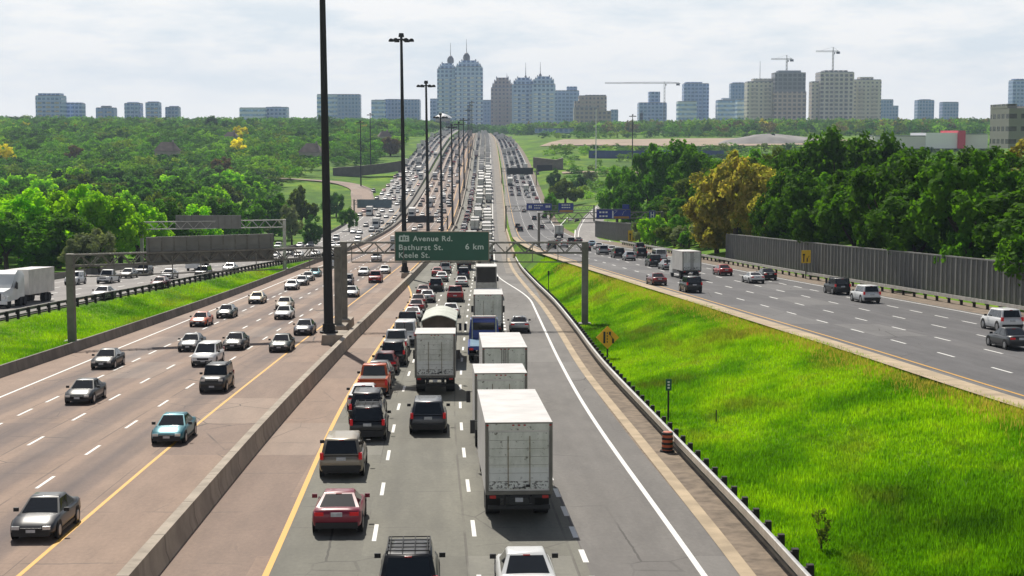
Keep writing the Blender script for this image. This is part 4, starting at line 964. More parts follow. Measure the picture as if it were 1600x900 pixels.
def lettering(parent,txt,x,z,size,mat,y=-.075,name='lettering',bold=.012,sx=1.):
    cu=bpy.data.curves.new(name,'FONT'); cu.body=txt; cu.size=size; cu.extrude=.008; cu.offset=bold; cu.space_character=1.12
    t=bpy.data.objects.new('tmp',cu); COL.objects.link(t); dg=bpy.context.evaluated_depsgraph_get(); me=bpy.data.meshes.new_from_object(t.evaluated_get(dg)); bpy.data.objects.remove(t); bpy.data.curves.remove(cu)
    me.materials.clear(); me.materials.append(mat); o=bpy.data.objects.new(name,me); COL.objects.link(o); o.parent=parent; o.location=(x,y,z); o.rotation_euler=(math.pi/2,0,0); o.scale=(sx,1,1); return o
# --- main gantry, left span (posts on grass and median), right span with the green sign
pL=Vector((*on(113,537,lambda y:zC(y)+.12)[:2],0)); pL.z=gz(pL.x,pL.y)
pc1=Vector(on(529,522,zC)); pc2=Vector(on(538,512,zC)); pR=Vector((7.1,155,gz(7.1,155)))
g1=empty('sign_gantry',pL); tag(g1,'steel gantry span over the oncoming lanes carrying grey sign backs','gantry')
O=pL.copy(); tL,tc=Vector((pL.x,pL.y,-10.15)),Vector((pc1.x,pc1.y,-10.25))
g=G(); post(g,0,0,0,tL.z-O.z+.1,.62); g.obj('post',M['dull_steel'],g1)
g=G(); q=pc1-O; post(g,q.x,q.y,q.z+.6,tc.z-O.z+.1,.62); g.obj('post',M['dull_steel'],g1)
g=G(); g.box((q.x,q.y,q.z+.3),(1.7,3.,1.2),0,0,(.9,.95)); g.obj('pedestal',M['barrier'],g1)
g=G(); truss(g,tL-O,tc-O,.95,.8,1.7); g.obj('truss',M['dull_steel'],g1)
g=G(); catwalk(g,tL-O+Vector((1,-.2,-.3)),tc-O+Vector((-.5,-.2,-.3)),1.45,.9); g.obj('catwalk_rail',M['dull_steel'],g1)
yaw=math.atan2((tc-tL).y,(tc-tL).x); f=(tc-tL)
c=tL+f*.502-O; c.z+=.10; c.y+=.75
sb=sign_panel(g1,'sign_back',c,11.5,2.45,M['panel_back'],yaw)
for i in range(11): r=G(); r.box((-5.5+i*1.1,-.09,0),(.07,.06,2.4)); r.obj('rib',M['dull_steel'],sb)
for i in range(4): r=G(); r.box((0,-.10,-.95+i*.62),(11.4,.05,.06)); r.obj('rail_bar',M['panel_back'],sb)
g2=empty('sign_gantry',pR); tag(g2,'steel gantry span over the jammed lanes carrying the green sign','gantry'); O=pR.copy()
tc2,tR=Vector((pc2.x,pc2.y,-10.3)),Vector((pR.x,pR.y,-10.45))
g=G(); post(g,0,0,0,tR.z-O.z+.1,.62); g.obj('post',M['dull_steel'],g2)
g=G(); q=pc2-O; post(g,q.x,q.y,q.z+.6,tc2.z-O.z+.1,.62); g.obj('post',M['dull_steel'],g2)
g=G(); g.box((q.x,q.y,q.z+.3),(1.7,3.,1.2),0,0,(.9,.95)); g.obj('pedestal',M['barrier'],g2)
g=G(); truss(g,tc2-O,tR-O,1.0,.8,1.9); g.obj('truss',M['dull_steel'],g2)
g=G(); catwalk(g,tc2-O+Vector((.8,-.2,-.3)),tR-O+Vector((-.3,-.2,-.3)),1.5,.9); g.obj('catwalk_rail',M['dull_steel'],g2)
a,b=at(616.5,361.5,152.4),at(764.5,408,152.4); wd,ht=b.x-a.x,a.z-b.z
gs=empty('highway_sign',((a.x+b.x)/2,152.4,(a.z+b.z)/2)); tag(gs,'large green highway sign reading Avenue Rd., Bathurst St. and Keele St., 6 km','sign')
pn=sign_panel(gs,'sign_panel',(0,0,0),wd,ht,M['green_sign'],0,.10)
bd=G()
for z in (-1,1): bd.box((0,-.01,z*(ht/2-.03)),(wd,.13,.07))
for x in (-1,1): bd.box((x*(wd/2-.03),-.01,0),(.07,.13,ht-.14))
bd.obj('border',M['barrier'],gs)
ltr=plain('sign_lettering',(.62,.72,.66),.5,0,.1,1.)
s=ht/47.
X=lambda px:(px-690.5)*s; Zs=lambda py:-(py-384.8)*s
for tx,px,py,hh in (('Avenue Rd.',645,376.5,9),('Bathurst St.',622,390.5,9.4),('Keele St.',622,402.8,9.4),('6 km',727,389.5,9.8)):
    o=lettering(gs,tx,X(px),Zs(py),hh*s*1.28,ltr); wds={'Avenue Rd.':62,'Bathurst St.':70,'Keele St.':49,'6 km':29}[tx]*s
    o.scale[0]=wds/max(v.co.x for v in o.data.vertices)
em=G() # white crest with three dark slots and a knob on top
em.box((X(631),-.07,Zs(376.2)),(16*s,.04,2.2*s)); em.box((X(631),-.07,Zs(368.9)),(15*s,.04,2*s))
for px,wq in ((624.2,2.6),(629.2,1.8),(632.9,1.6),(637.6,2.6)): em.box((X(px),-.07,Zs(372.6)),(wq*s,.04,5.6*s))
em.box((X(635.6),-.07,Zs(372.6)),(2.6*s,.038,1.6*s)); em.box((X(631),-.07,Zs(367.3)),(2*s,.04,1.4*s)); em.obj('crest',ltr,gs)
# --- gantry over the left collector lanes
def span(label,P,Q,ztop,zb=(None,None),h=.9,mat='dull_steel',step=2.2):
    """P,Q ground points; returns root"""
    root=empty('sign_gantry',P); tag(root,label,'gantry'); a,b=Vector((P.x,P.y,ztop[0])),Vector((Q.x,Q.y,ztop[1]))
    for r in (P,Q):
        g=G(); q=r-P; post(g,q.x,q.y,q.z,(a if r is P else b).z-P.z+.1,.5); g.obj('post',M[mat],root)
    g=G(); truss(g,a-P,b-P,h,.7,step); g.obj('truss',M[mat],root); return root,a-P,b-P
def gpt(px,py,Y): p=at(px,py,Y); p.z=gz(p.x,Y); return p
Y=272; P,Q=gpt(222,400,Y),gpt(445,400,Y+3)
root,a,b=span('grey gantry with sign backs over the left collector road under the trees',P,Q,(at(222,347,Y).z,at(445,345,Y).z),h=1.25,mat='steel')
u,v=at(272,337,Y),at(375,358,Y); sb=sign_panel(root,'sign_back',Vector(((u.x+v.x)/2,Y+1.2,(u.z+v.z)/2))-P,v.x-u.x,u.z-v.z,M['panel_back'],.0)
for i in range(10): r=G(); r.box((-(v.x-u.x)/2+.5+i*(v.x-u.x-1)/9,-.09,0),(.08,.06,u.z-v.z)); r.obj('rib',M['dull_steel'],sb)
# --- far signs seen from behind
def farpanel(name,label,px0,px1,py0,py1,Y,mat,cat='sign',posts=()):
    u,v=at(px0,py0,Y),at(px1,py1,Y); c=(u+v)/2; root=empty(name,(c.x,Y,gz(c.x,Y))); tag(root,label,cat); o=Vector(root.location)
    w_,h_=v.x-u.x,u.z-v.z; p=sign_panel(root,'sign_panel',c-o,w_,h_,mat,0,.2)
    fr=G(); fr.box((0,-.14,h_/2-.12),(w_,.08,.12)); fr.box((0,-.14,-h_/2+.12),(w_,.08,.12)); fr.obj('rail_bar',M['dull_steel'],p)
    for px in posts:
        q=at(px,py0,Y); g=G(); g.box((q.x-o.x,.5,(q.z-o.z)/2-.3),(.5,.5,q.z-o.z+.6)); g.obj('post',M['dull_steel'],root)
    if posts:
        x0,x1=at(min(posts),py0,Y).x,at(max(posts),py0,Y).x; g=G(); truss(g,Vector((min(x0,u.x),Y+.55,u.z-.5))-o,Vector((max(x1,v.x),Y+.55,u.z-.5))-o,1.4,.5,3.,.07); g.obj('truss',M['dull_steel'],root)
    return p
farpanel('overhead_sign','long blue grey sign back over the far left collector road',558,612,311.5,325,610,M['blue_back'],posts=(553,626))
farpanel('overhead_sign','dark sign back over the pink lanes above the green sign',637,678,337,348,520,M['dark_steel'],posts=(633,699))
farpanel('overhead_sign','dark brown sign back over the right collector road at the foot of the hill',791.5,833,262,272.5,790,M['dark_steel'],posts=(784,838))
# --- blue signs over the right collector
Y=505; P,Q=gpt(790.5,356,Y),gpt(928,360,Y); P.z=float(zC(Y))
root,a,b=span('thin gantry over the right collector carrying two blue signs',P,Q,(at(790,322,Y).z,at(928,321,Y).z),h=1.6)
def bars(parent,w_,h_,rows):
    """worn white legend, too small to read in the photograph"""
    for x0,x1,z,t in rows:
        g=G(); n=max(2,round((x1-x0)*w_/ .55))
        for i in range(n): xx=(x0+(x1-x0)*(i+.5)/n)*w_; g.box((xx,-.13,z*h_),((x1-x0)*w_/n*.68,.03,t*h_))
        g.obj('legend',M['white'],parent)
p=farpanel('blue_sign','blue sign on the thin gantry nearest the tan barrier',822.5,862,317.5,329,Y-1,M['blue_sign']); w_,h_=39.5*Y/F,11.5*Y/F; bars(p,w_,h_,[(-.42,-.28,0,.4),(-.2,.15,.18,.14),(-.2,.05,-.15,.14),(.25,.45,.05,.3)])
p=farpanel('blue_sign','small blue sign with an orange brown lower strip',872.5,896,317,332,Y-1,M['blue_sign']); w_,h_=23.5*Y/F,15*Y/F; bars(p,w_,h_,[(-.3,.3,.28,.12),(-.3,.3,.02,.12)])
g=G(); g.box((.02*w_,-.13,-.36*h_),(w_*.9,.05,h_*.24)); g.obj('exit_strip',M['brown_sign'],p)
Y=322; P,Q=gpt(842,392,Y),gpt(1034,386,Y+2); P.z=float(zR(Y))
root,a,b=span('gantry over the right collector carrying the big blue exit sign',P,Q,(at(842,333,Y).z,at(1034,332,Y).z),h=1.2)
catg=G(); catwalk(catg,a+Vector((.5,-.2,-.5)),b+Vector((-.5,-.2,-.5)),1.5,.9); catg.obj('catwalk_rail',M['dull_steel'],root)
p=farpanel('blue_sign','big blue exit sign with white arrows and an orange brown strip',932,985,326.5,342.5,Y-1.2,M['blue_sign']); w_,h_=53*Y/F,16*Y/F; bars(p,w_,h_,[(-.43,-.16,.18,.16),(-.43,-.16,-.2,.16)])
ar=G()
pbox(ar,(-.02*w_,-.13,-.42*h_),(-.02*w_,-.13,.32*h_),.26,.03); pbox(ar,(-.01*w_,-.13,-.05*h_),(.10*w_,-.13,.30*h_),.24,.03); pbox(ar,(.03*w_,-.135,.33*h_),(.115*w_,-.135,.33*h_),.2,.03)
pbox(ar,(.26*w_,-.13,-.10*h_),(.30*w_,-.13,.22*h_),.22,.03); pbox(ar,(.29*w_,-.132,.24*h_),(.37*w_,-.132,.34*h_),.22,.03); ar.obj('arrow',M['white'],p)
g=G(); g.box((.24*w_,-.13,-.33*h_),(.44*w_,.05,h_*.24)); g.obj('exit_strip',M['brown_sign'],p)
g=G(); g.box((.36*w_,0,.5*h_+.45),(.20*w_,.12,.9)); g.box((.36*w_,-.07,.5*h_+.45),(.12*w_,.03,.45)); g.obj('exit_tab',M['blue_sign'],p)
p=farpanel('hospital_sign','small square blue hospital sign with a white H on the gantry',1014.5,1024,329,342,Y-1.2,M['blue_sign'])
hh=G(); 
for s_ in (-.27,.27): hh.box((s_,-.13,0),(.18,.03,1.1))
hh.box((0,-.132,0),(.5,.03,.18)); hh.obj('lettering',M['white'],p)
for q in (((852,331),(867,356)),((893,333),(871,357)),((929,333),(899,358)),((899,358),(898,371))):
    a_,b_=Vector(on(*q[0],zR)),Vector(on(*q[1],zR)); g=G(); h=Vector((.16,0,.012)); k=Vector((-.16,0,.012)); g.add([a_+k,a_+h,b_+h,b_+k],[(0,1,2,3)]); tag(g.obj('road_marking',WL),kind='structure')
# --- orange lane-drop diamond, markers, drum
def gsign(px,py_base,label,name,cat,h):
    x,y=None,None
    a_,b_,c_=ray(px,py_base)
    for t in np.arange(40,400,.1):
        if t*c_<=gz(t*a_,t*b_): x,y=t*a_,t*b_; break
    root=empty(name,(x,y,gz(x,y))); return tag(root,label,cat),x,y
root,x,y=gsign(949,561,'orange diamond sign with black lane merge symbol on the green bank','diamond_sign','sign',3)
u=at(948,509,y); v=at(948,545,y); cz=(u.z+v.z)/2-root.location.z; s_=(u.z-v.z)/2
g=G(); g.cyl((0,0,-.2),(0,0,cz-s_*.4),.06,n=6); g.obj('post',M['timber'],root)
g=G(); g.add([(0,-.08,cz-s_),(s_,-.08,cz),(0,-.08,cz+s_),(-s_,-.08,cz),(0,-.03,cz-s_),(s_,-.03,cz),(0,-.03,cz+s_),(-s_,-.03,cz)],[(0,1,2,3),(7,6,5,4),(0,4,5,1),(1,5,6,2),(2,6,7,3),(3,7,4,0)]); g.obj('sign_panel',M['orange_sign'],root)
g=G(); k=s_*.5
pbox(g,(-.55*k,-.1,cz-k),(-.55*k,-.1,cz+k),.17*s_,.03)
for i in range(4): pbox(g,(-.05*k,-.1,cz-k*.9+i*k*.5),(-.05*k,-.1,cz-k*.9+i*k*.5+k*.28),.08*s_,.03)
pbox(g,(.95*k,-.1,cz-k),(.95*k,-.1,cz-.2*k),.17*s_,.03); pbox(g,(.95*k,-.102,cz-.25*k),(.4*k,-.102,cz+.5*k),.17*s_,.03); pbox(g,(.4*k,-.1,cz+.45*k),(.4*k,-.1,cz+k),.17*s_,.03); g.obj('symbol',M['black'],root)
for px,b_,t_,ln,pm,lb in ((1044,661,592,610,'green_sign','slim dark post with a small green marker plate behind the guardrail'),(857,466,423,430,'dark_steel','slim dark marker post on the bank below the gantry truss'),(1119,662,640,642,None,'short thin stake alone in the green bank')):
    root,x,y=gsign(px,b_,lb,'marker_post','marker post',2); zt=at(px,t_,y).z-root.location.z; zl=at(px,ln,y).z-root.location.z
    g=G(); g.cyl((0,0,-.2),(0,0,zt-.02),.05 if pm else .03,n=6); g.obj('post',M['timber'],root)
    if pm: g=G(); g.box((0,-.06,(zt+zl)/2),(.32 if pm=='green_sign' else .22,.04,zt-zl)); g.obj('marker_plate',M[pm],root)
    if pm=='green_sign': bars(root,.3,.3,[]); q=G(); [q.box((0.0,-.09,(zt+zl)/2-.16+.16*i),(.12,.02,.09)) for i in range(3)]; q.obj('legend',M['white'],root)
x,y,z=on(1051,706,zC); x=min(x,float(RAIL(y))-.45); root=empty('traffic_drum',(x,y,z)); tag(root,'orange and black striped traffic drum against the guardrail','traffic drum')
g=G(); g.lathe((0,0,0),[(.28,.08),(.27,.3),(.265,.5),(.26,.72),(.25,.92),(.22,1.0),(.08,1.02)],18); g.obj('drum',M['orange_plastic'],root,smooth=40)
for z0 in (.14,.38,.62,.86): g=G(); g.cyl((0,0,z0),(0,0,z0+.11),.288,.284,18,0,True); g.obj('stripe',M['black'],root,smooth=40)
g=G(); g.cyl((0,0,0),(0,0,.09),.38,.35,14); g.obj('base',M['tyre'],root)
def ysign(px0,px1,py0,py1,Y,label,both=False):
    u,v=at(px0,py0,Y),at(px1,py1,Y); c=(u+v)/2; root=empty('yellow_sign',(c.x,Y,gz(c.x,Y))); tag(root,label,'sign'); o=Vector(root.location); w_,h_=v.x-u.x,u.z-v.z; cz=c.z-o.z
    g=G(); g.cyl((0,.08,-.2),(0,.08,cz),.07,n=6); g.obj('post',M['dull_steel'],root)
    g=G(); g.box((0,0,cz),(w_,.06,h_)); g.obj('sign_panel',M['yellow_sign'],root)
    a_=G()
    pbox(a_,(-.25*w_,-.05,cz-.4*h_),(-.25*w_,-.05,cz+.12*h_),.12*w_,.03); a_.box((-.25*w_,-.05,cz+.16*h_),(.24*w_,.03,.12*h_))
    pbox(a_,(.12*w_,-.05,cz-.4*h_),(.12*w_,-.05,cz-.12*h_),.12*w_,.03); pbox(a_,(.12*w_,-.052,cz-.14*h_),(.34*w_,-.052,cz+.06*h_),.13*w_,.03); a_.obj('arrow',M['black'],root)
ysign(1252.5,1266.5,391,411,187,'yellow sign with black lane arrows mounted before the long noise wall')
ysign(981.5,994,360,377,344,'orange yellow sign with black arrows before the short noise wall')
# ================================================================ BUILDINGS of the skyline
def facade(name,wall,glass,fw=6.,fh=5.6,fill=.62,vfill=.55,rough=.35,ribs=0.):
    m,nn,ll,b=newmat(name); v=coords(nn); s=nn.new('ShaderNodeSeparateXYZ'); ll.new(v,s.inputs[0]); n=nn.new('ShaderNodeSeparateXYZ'); ll.new(coords(nn,'Normal'),n.inputs[0])
    side=mth(nn,ll,'GREATER_THAN',mth(nn,ll,'ABSOLUTE',n.outputs['X']),.6)
    u=mix(nn,ll,side,s.outputs['X'],s.outputs['Y'])
    fu=mth(nn,ll,'FRACT',mth(nn,ll,'DIVIDE',mth(nn,ll,'ADD',u,500.),fw)); fv=mth(nn,ll,'FRACT',mth(nn,ll,'DIVIDE',mth(nn,ll,'ADD',s.outputs['Z'],300.),fh))
    win=mth(nn,ll,'MULTIPLY',mth(nn,ll,'LESS_THAN',fu,fill),mth(nn,ll,'LESS_THAN',fv,vfill))
    flat=mth(nn,ll,'LESS_THAN',mth(nn,ll,'ABSOLUTE',n.outputs['Z']),.5); win=mth(nn,ll,'MULTIPLY',win,flat)
    f=noise(nn,ll,mapping(nn,ll,v,(.3,.3,.34)),1.,2); gl=mix(nn,ll,ramp(nn,ll,f,(.35,0.),(.65,1.)),glass,tuple(min(1,c*2.1+.02) for c in glass))
    ll.new(mix(nn,ll,win,wall,gl),b.inputs['Base Color']); ll.new(mth(nn,ll,'SUBTRACT',.8,mth(nn,ll,'MULTIPLY',win,.55)),b.inputs['Roughness']); return m
FA=dict(blue=facade('blue_glass_facade',(.36,.47,.72),(.05,.11,.27),6.,5.6,.7,.55),pale=facade('pale_blue_facade',(.62,.70,.78),(.14,.24,.40),40,6.6,.97,.5),steel=facade('blue_grey_facade',(.27,.36,.56),(.06,.12,.27),5.,5.6,.6,.6),
 tan=facade('tan_concrete_facade',(.68,.61,.51),(.08,.08,.09),6.4,5.6,.45,.45),frame=facade('bare_concrete_frame',(.64,.57,.51),(.03,.025,.03),7.,6.,.6,.58),dark=facade('dark_unfinished_frame',(.24,.23,.24),(.02,.02,.025),7.,6.,.72,.66),brick=facade('brown_brick_facade',(.44,.35,.30),(.06,.06,.08),5.5,5.6,.5,.5),
 rust=facade('reddish_formwork_frame',(.56,.43,.37),(.04,.03,.035),7.,6.,.62,.58),tower=facade('blue_tower_facade',(.50,.62,.82),(.05,.11,.25),6.,5.8,.6,.55),park=facade('grey_parking_concrete',(.25,.245,.24),(.03,.03,.032),5,4.4,.72,.38),beige=facade('beige_brick_facade',(.40,.34,.27),(.07,.07,.085)))
M['roofcap']=plain('roof_plant_room',(.24,.26,.30),.8,0,.2,.1); M['copper']=plain('dome_cladding',(.16,.15,.17),.5,.3,.2,.2); M['shingle']=plain('brown_shingle_roof',(.20,.155,.13),.9,0,.35,.4); M['stucco']=plain('pale_house_wall',(.45,.40,.34),.9,0,.2,.3)
M['store']=plain('pale_store_wall',(.74,.72,.68),.7,0,.12,.05); M['store_white']=plain('white_store_wall',(.9,.9,.9),.6,0,.05,.05); M['store_red']=plain('red_store_panel',(.62,.03,.06),.5,0,.1,.1); M['hoarding']=plain('blue_site_hoarding',(.03,.07,.22),.6,0,.2,.3); M['dome_white']=plain('white_shell_roof',(.80,.80,.79),.5,0,.05,.05)
def building(px0,px1,ytop,D,fac,label,depth=None,tiers=(),cap=.0,name='tower_block',bays=0,slabs=0):
    """main shaft px0..px1 up to row ytop at distance D; tiers = (px0,px1,ytop) steps above or beside"""
    a,b=at(px0,ytop,D),at(px1,ytop,D); cx=(a.x+b.x)/2; z0=gz(cx,D)-2; w_=b.x-a.x; dp=depth or w_*.8
    root=empty(name,(cx,D+dp/2,z0)); tag(root,label,'building'); h=a.z-z0
    g=G(); g.box((0,0,h/2),(w_,dp,h)); g.obj('wall',FA[fac],root)
    g=G(); g.box((0,0,h+.5),(w_*.96,dp*.96,1.)); g.obj('parapet',M['roofcap'],root)
    if cap: g=G(); g.box((0,0,h+1+cap/2),(w_*.5,dp*.5,cap)); g.obj('plant_room',M['roofcap'],root)
    for i,(q0,q1,qt) in enumerate(tiers):
        p0,p1=at(q0,qt,D),at(q1,qt,D); ww=p1.x-p0.x; hh=p0.z-z0; base=h+1.0 if hh>h and q0>=px0-1 and q1<=px1+1 else 0
        g=G(); g.box(((p0.x+p1.x)/2-cx,-.7 if base==0 else 0,(hh+base)/2),(ww,dp*(.9 if base==0 else .7),hh-base)); g.obj('upper_storey' if base else 'wing',FA[fac],root)
    for i in range(bays):
        x=-w_/2+w_*(i+.5)/bays; g=G(); g.box((x,-dp/2-.9,h*.47),(w_/bays*.42,2.0,h*.94)); g.obj('bay',FA[fac],root)
    for i in range(slabs):
        x=-w_/2+w_*(i+.5)/slabs; g=G(); n=int(h*.9/5.8)
        for k in range(n): g.box((x,-dp/2-.8,3+k*5.8),(w_/slabs*.5,1.7,2.2))
        g.obj('balcony_stack',M['stucco'] if fac not in('tower','pale') else M['dome_white'],root)
    return root,cx,D+dp/2,z0,h,w_,dp
building(55,95,150,2200,'blue','tallest blue apartment tower at the far left of the skyline',tiers=[(58,92,145.5)],slabs=3)
building(98.5,127.5,162,2250,'blue','blue tower right of the tallest one at the far left',tiers=[(101,125,160)],bays=3)
building(149.5,177.5,169,2300,'steel','low wide blue block standing alone on the left skyline',cap=2.5,slabs=2)
building(194,219,162,2300,'blue','blue slab tower left of a slimmer twin with rounded top',tiers=[(198,214,159.5)],bays=3)
building(227,248.5,161,2300,'blue','slim blue tower right of the slab tower on the left skyline',tiers=[(230,246,158.5)],slabs=2)
building(258,279,168,2320,'steel','shortest slim blue tower of the left skyline group',tiers=[(264,277,165.5)],bays=2)
building(374,414,169,2350,'pale','pale banded office block with long white stripes left of the masts',depth=25)
building(414.5,448,168,2370,'blue','blue office block joined to the pale banded one',tiers=[(424,438,166.5)],bays=2)
building(495,530,148,2400,'pale','pale blue office block behind the tallest light mast',depth=25)
building(527,562,148,2380,'steel','dark blue office block right of the pale one by the tallest mast',depth=25)
building(580,601,157,2420,'pale','low office block with white bands left of the second mast',depth=25,tiers=[(585,601,155.5)])
building(600,655,156,2450,'steel','wide blue office block behind the second light mast',tiers=[(603,622,154.5),(631,655,155.5)])
building(672,685,155,2500,'blue','narrow blue block just left of the twin domed towers')
building(754.5,769,157,2600,'steel','narrow blue block between the domed towers and the brown stepped tower')
def crowned(px0,px1,ys,D,fac,label,xs,sp,tip,dome=True,nb=5):
    root,cx,cy,z0,h,w_,dp=building(px0,px1,ys[0],D,fac,label,slabs=nb,bays=0); k=[.88,.72,.54,.36]
    zz=h+1.
    for i,y_ in enumerate(ys[1:]):
        zt=at(px0,y_,D).z-z0; g=G(); g.box((0,0,(zz+zt)/2),(w_*k[i],dp*k[i],zt-zz)); g.obj('stepped_crown',FA[fac],root); 
        for sx in (-1,1): q=G(); q.box((sx*w_*k[i]*.46,-dp*k[i]*.46,zt+.9),(2.2,2.2,2.4),0,0,(.2,.2)); q.obj('pinnacle',M['roofcap'],root)
        zz=zt
    x=at(xs,ys[-1],D).x-cx
    if dome:
        zd=at(xs,sp,D).z-z0; r=(zd-zz)*.42; g=G(); g.lathe((x,0,zz),[(r*.9,0),(r*1.05,(zd-zz)*.35),(r*.9,(zd-zz)*.62),(r*.5,(zd-zz)*.88),(.5,zd-zz)],14); g.obj('dome',M['copper'],root,smooth=60)
        zz=zd
    zt=at(xs,tip,D).z-z0; g=G(); g.cyl((x,0,zz-1),(x,0,zt),.55,.2,6); g.obj('spire',M['copper'],root)
crowned(683,713,[108,105,102,98.5],2300,'tower','left one of the twin blue towers with stepped crowns and domes',703.5,86,66,nb=3)
crowned(710.5,754,[105,101,97,94],2270,'tower','taller right one of the twin blue towers with stepped crowns and domes',728.5,81,60,nb=4)
crowned(767,803,[137,131,126,121],2350,'brick','brown stepped tower right of the twin domed towers',792,117.5,114,False,nb=3)
crowned(800,836,[133,127,124,121],2300,'tower','blue grey spired tower right of the brown stepped tower',821.5,117,97,nb=3)
crowned(831,868,[132,125,122,119],2280,'tower','second blue grey spired tower with an arched top',844.5,114,96,nb=3)
building(868,905,142,2500,'blue','plain blue block right of the spired towers',tiers=[(886,902,135)],bays=2)
building(905,948,150,2300,'brick','brown and grey stepped block with a gabled roof right of the blue block',tiers=[(915,947,148),(898,912,158)],slabs=3)
building(897,936,168,2150,'beige','low pinkish block in front of the brown stepped block',depth=30,tiers=[(936,955,173)])
building(998.5,1042,161,2500,'blue','low wide blue block with a narrow tower on top under the long crane',tiers=[(1015,1032,143)],bays=2)
building(1069,1108,131,2500,'blue','tall plain blue tower left of the construction towers',tiers=[(1072,1098,128)],bays=3)
building(1060,1089,159,2350,'pale','pale low block in front of the tall plain blue tower',depth=30)
building(1122,1149,157,2450,'pale','pale low block left of the dark blue slim tower',depth=30,tiers=[(1130,1142,153)])
building(1142,1167,131,2600,'steel','slim dark blue tower behind the pale low blocks',tiers=[(1146,1163,128.5)])
building(1152,1169,156,2400,'pale','small pale block at the foot of the slim dark blue tower',depth=20)
r_=building(1168,1210,128,2350,'tan','tan concrete apartment tower with two roof aerials',tiers=[(1178,1208,122.5)],slabs=2)
g=G(); g.cyl((at(1190,120,2350).x-r_[1],0,r_[4]),(at(1190,120,2350).x-r_[1],0,at(1190,95,2350).z-r_[3]),.5,.3,5); g.obj('aerial',M['copper'],r_[0])
r_=building(1210,1260,143,2330,'rust','unfinished dark concrete tower under a crane with reddish lower storeys')
zt=at(1215,113,2330).z-r_[3]; g=G(); g.box((0,0,(zt+r_[4]+1)/2),(r_[5]*.96,r_[6]*.9,zt-r_[4]-1)); g.obj('unfinished_storeys',FA['dark'],r_[0]); g=G(); g.box((0,0,zt+1.5),(r_[5]*.7,r_[6]*.6,3)); g.obj('formwork',M['roofcap'],r_[0])
building(1269,1284,128,2340,'tan','narrow tan tower attached left of the crane topped concrete tower',depth=25)
building(1282,1335,113,2330,'frame','unfinished concrete frame tower with a crane rising from its roof',tiers=[(1290,1326,109.5),(1284,1332,140)],bays=3)
building(1335,1377.5,125,2380,'tan','tan and grey apartment tower right of the crane topped one',tiers=[(1345,1366,120)],slabs=2)
building(1376,1396,156,2700,'steel','low blue block right of the tan and grey tower',tiers=[(1396,1404,165)])
building(1434,1460,157,2700,'steel','small blue block peeking over the treeline on the right skyline',tiers=[(1440,1455,155)])
building(1473,1498,160,2700,'steel','smaller flat blue block right of the peeking one on the right skyline')
building(1583,1612,126,2400,'blue','blue glass tower cut by the right picture edge',tiers=[(1586,1612,123)],bays=2)
for px0,px1,yt,lb in ((955,966,172,'tiny pale block right of the pinkish low block'),(1000,1006,176,'tiny blue block left of the low wide blue one')):
    building(px0,px1,yt,2500,'steel',lb,depth=20)
# domed hall left of the towers
p=at(692,190,2000); zb=gz(p.x,2000); root=empty('domed_hall',(p.x,2000,zb)); tag(root,'small white shell roofed hall in front of the twin domed towers','building'); w_=28*2000/F; hz_=at(692,178,2000).z-zb
g=G(); g.cyl((0,0,0),(0,0,hz_*.75),w_*.42,n=20); g.obj('wall',FA['beige'],root)
g=G(); g.lathe((0,0,hz_*.75),[(w_*.52,0),(w_*.42,hz_*.10),(w_*.2,hz_*.22),(.5,hz_*.28)],20); g.obj('roof',M['dome_white'],root,smooth=60)
# cranes
def crane(pxm,y0,y1,pj0,pj1,yj,D,label):
    a=at(pxm,y1,D); z0=gz(a.x,D); root=empty('tower_crane',(a.x,D,z0)); tag(root,label,'crane'); zj=at(pxm,yj,D).z-z0; zt=a.z-z0
    g=G()
    for sx in (-1,1):
        for sy in (-1,1): pbox(g,(sx*.9,sy*.9,0),(sx*.9,sy*.9,zj),.4)
    for i in range(int(zj/5)):
        for sy in (-1,1): pbox(g,(-.9,sy*.9,i*5),(.9,sy*.9,i*5+5),.25)
    g.obj('mast',M['dull_steel'],root)
    j0,j1=at(pj0,yj,D).x-a.x,at(pj1,yj,D).x-a.x; g=G()
    for sy in (-.8,.8): pbox(g,(j0,sy,zj),(j1,sy,zj),.5)
    pbox(g,(j0,0,zj+1.6),(j1*.9,0,zj+1.6),.5); n=max(6,int((j1-j0)/4))
    for i in range(n): x0=j0+(j1-j0)*i/n; x1=j0+(j1-j0)*(i+1)/n; pbox(g,(x0,0,zj),((x0+x1)/2,0,zj+1.6),.25); pbox(g,((x0+x1)/2,0,zj+1.6),(x1,0,zj),.25)
    g.obj('jib',M['dull_steel'],root); cw=j1 if abs(j1)<abs(j0) else j0
    g=G(); g.box((cw*.85,0,zj-1.2),(5,2,3.4)); g.obj('counterweight',M['dark_steel'],root)
    g=G(); pbox(g,(0,0,zj),(0,0,zt),.9); pbox(g,(0,0,zt),(j0*.7,0,zj+1.8),.2); pbox(g,(0,0,zt),(j1*.8,0,zj+1.8),.2); g.box((1.5,-1.2,zj-2),(2,2,2.4)); g.obj('apex',M['dull_steel'],root)
crane(1038.5,190,127.5,945,1063,130.5,2400,'tower crane with a very long level jib right of centre')
crane(1229.5,190,86,1205,1238.5,93,2342,'tower crane over the unfinished dark concrete tower')
crane(1302,190,73.5,1275,1311,81,2345,'tallest tower crane over the unfinished concrete frame tower')
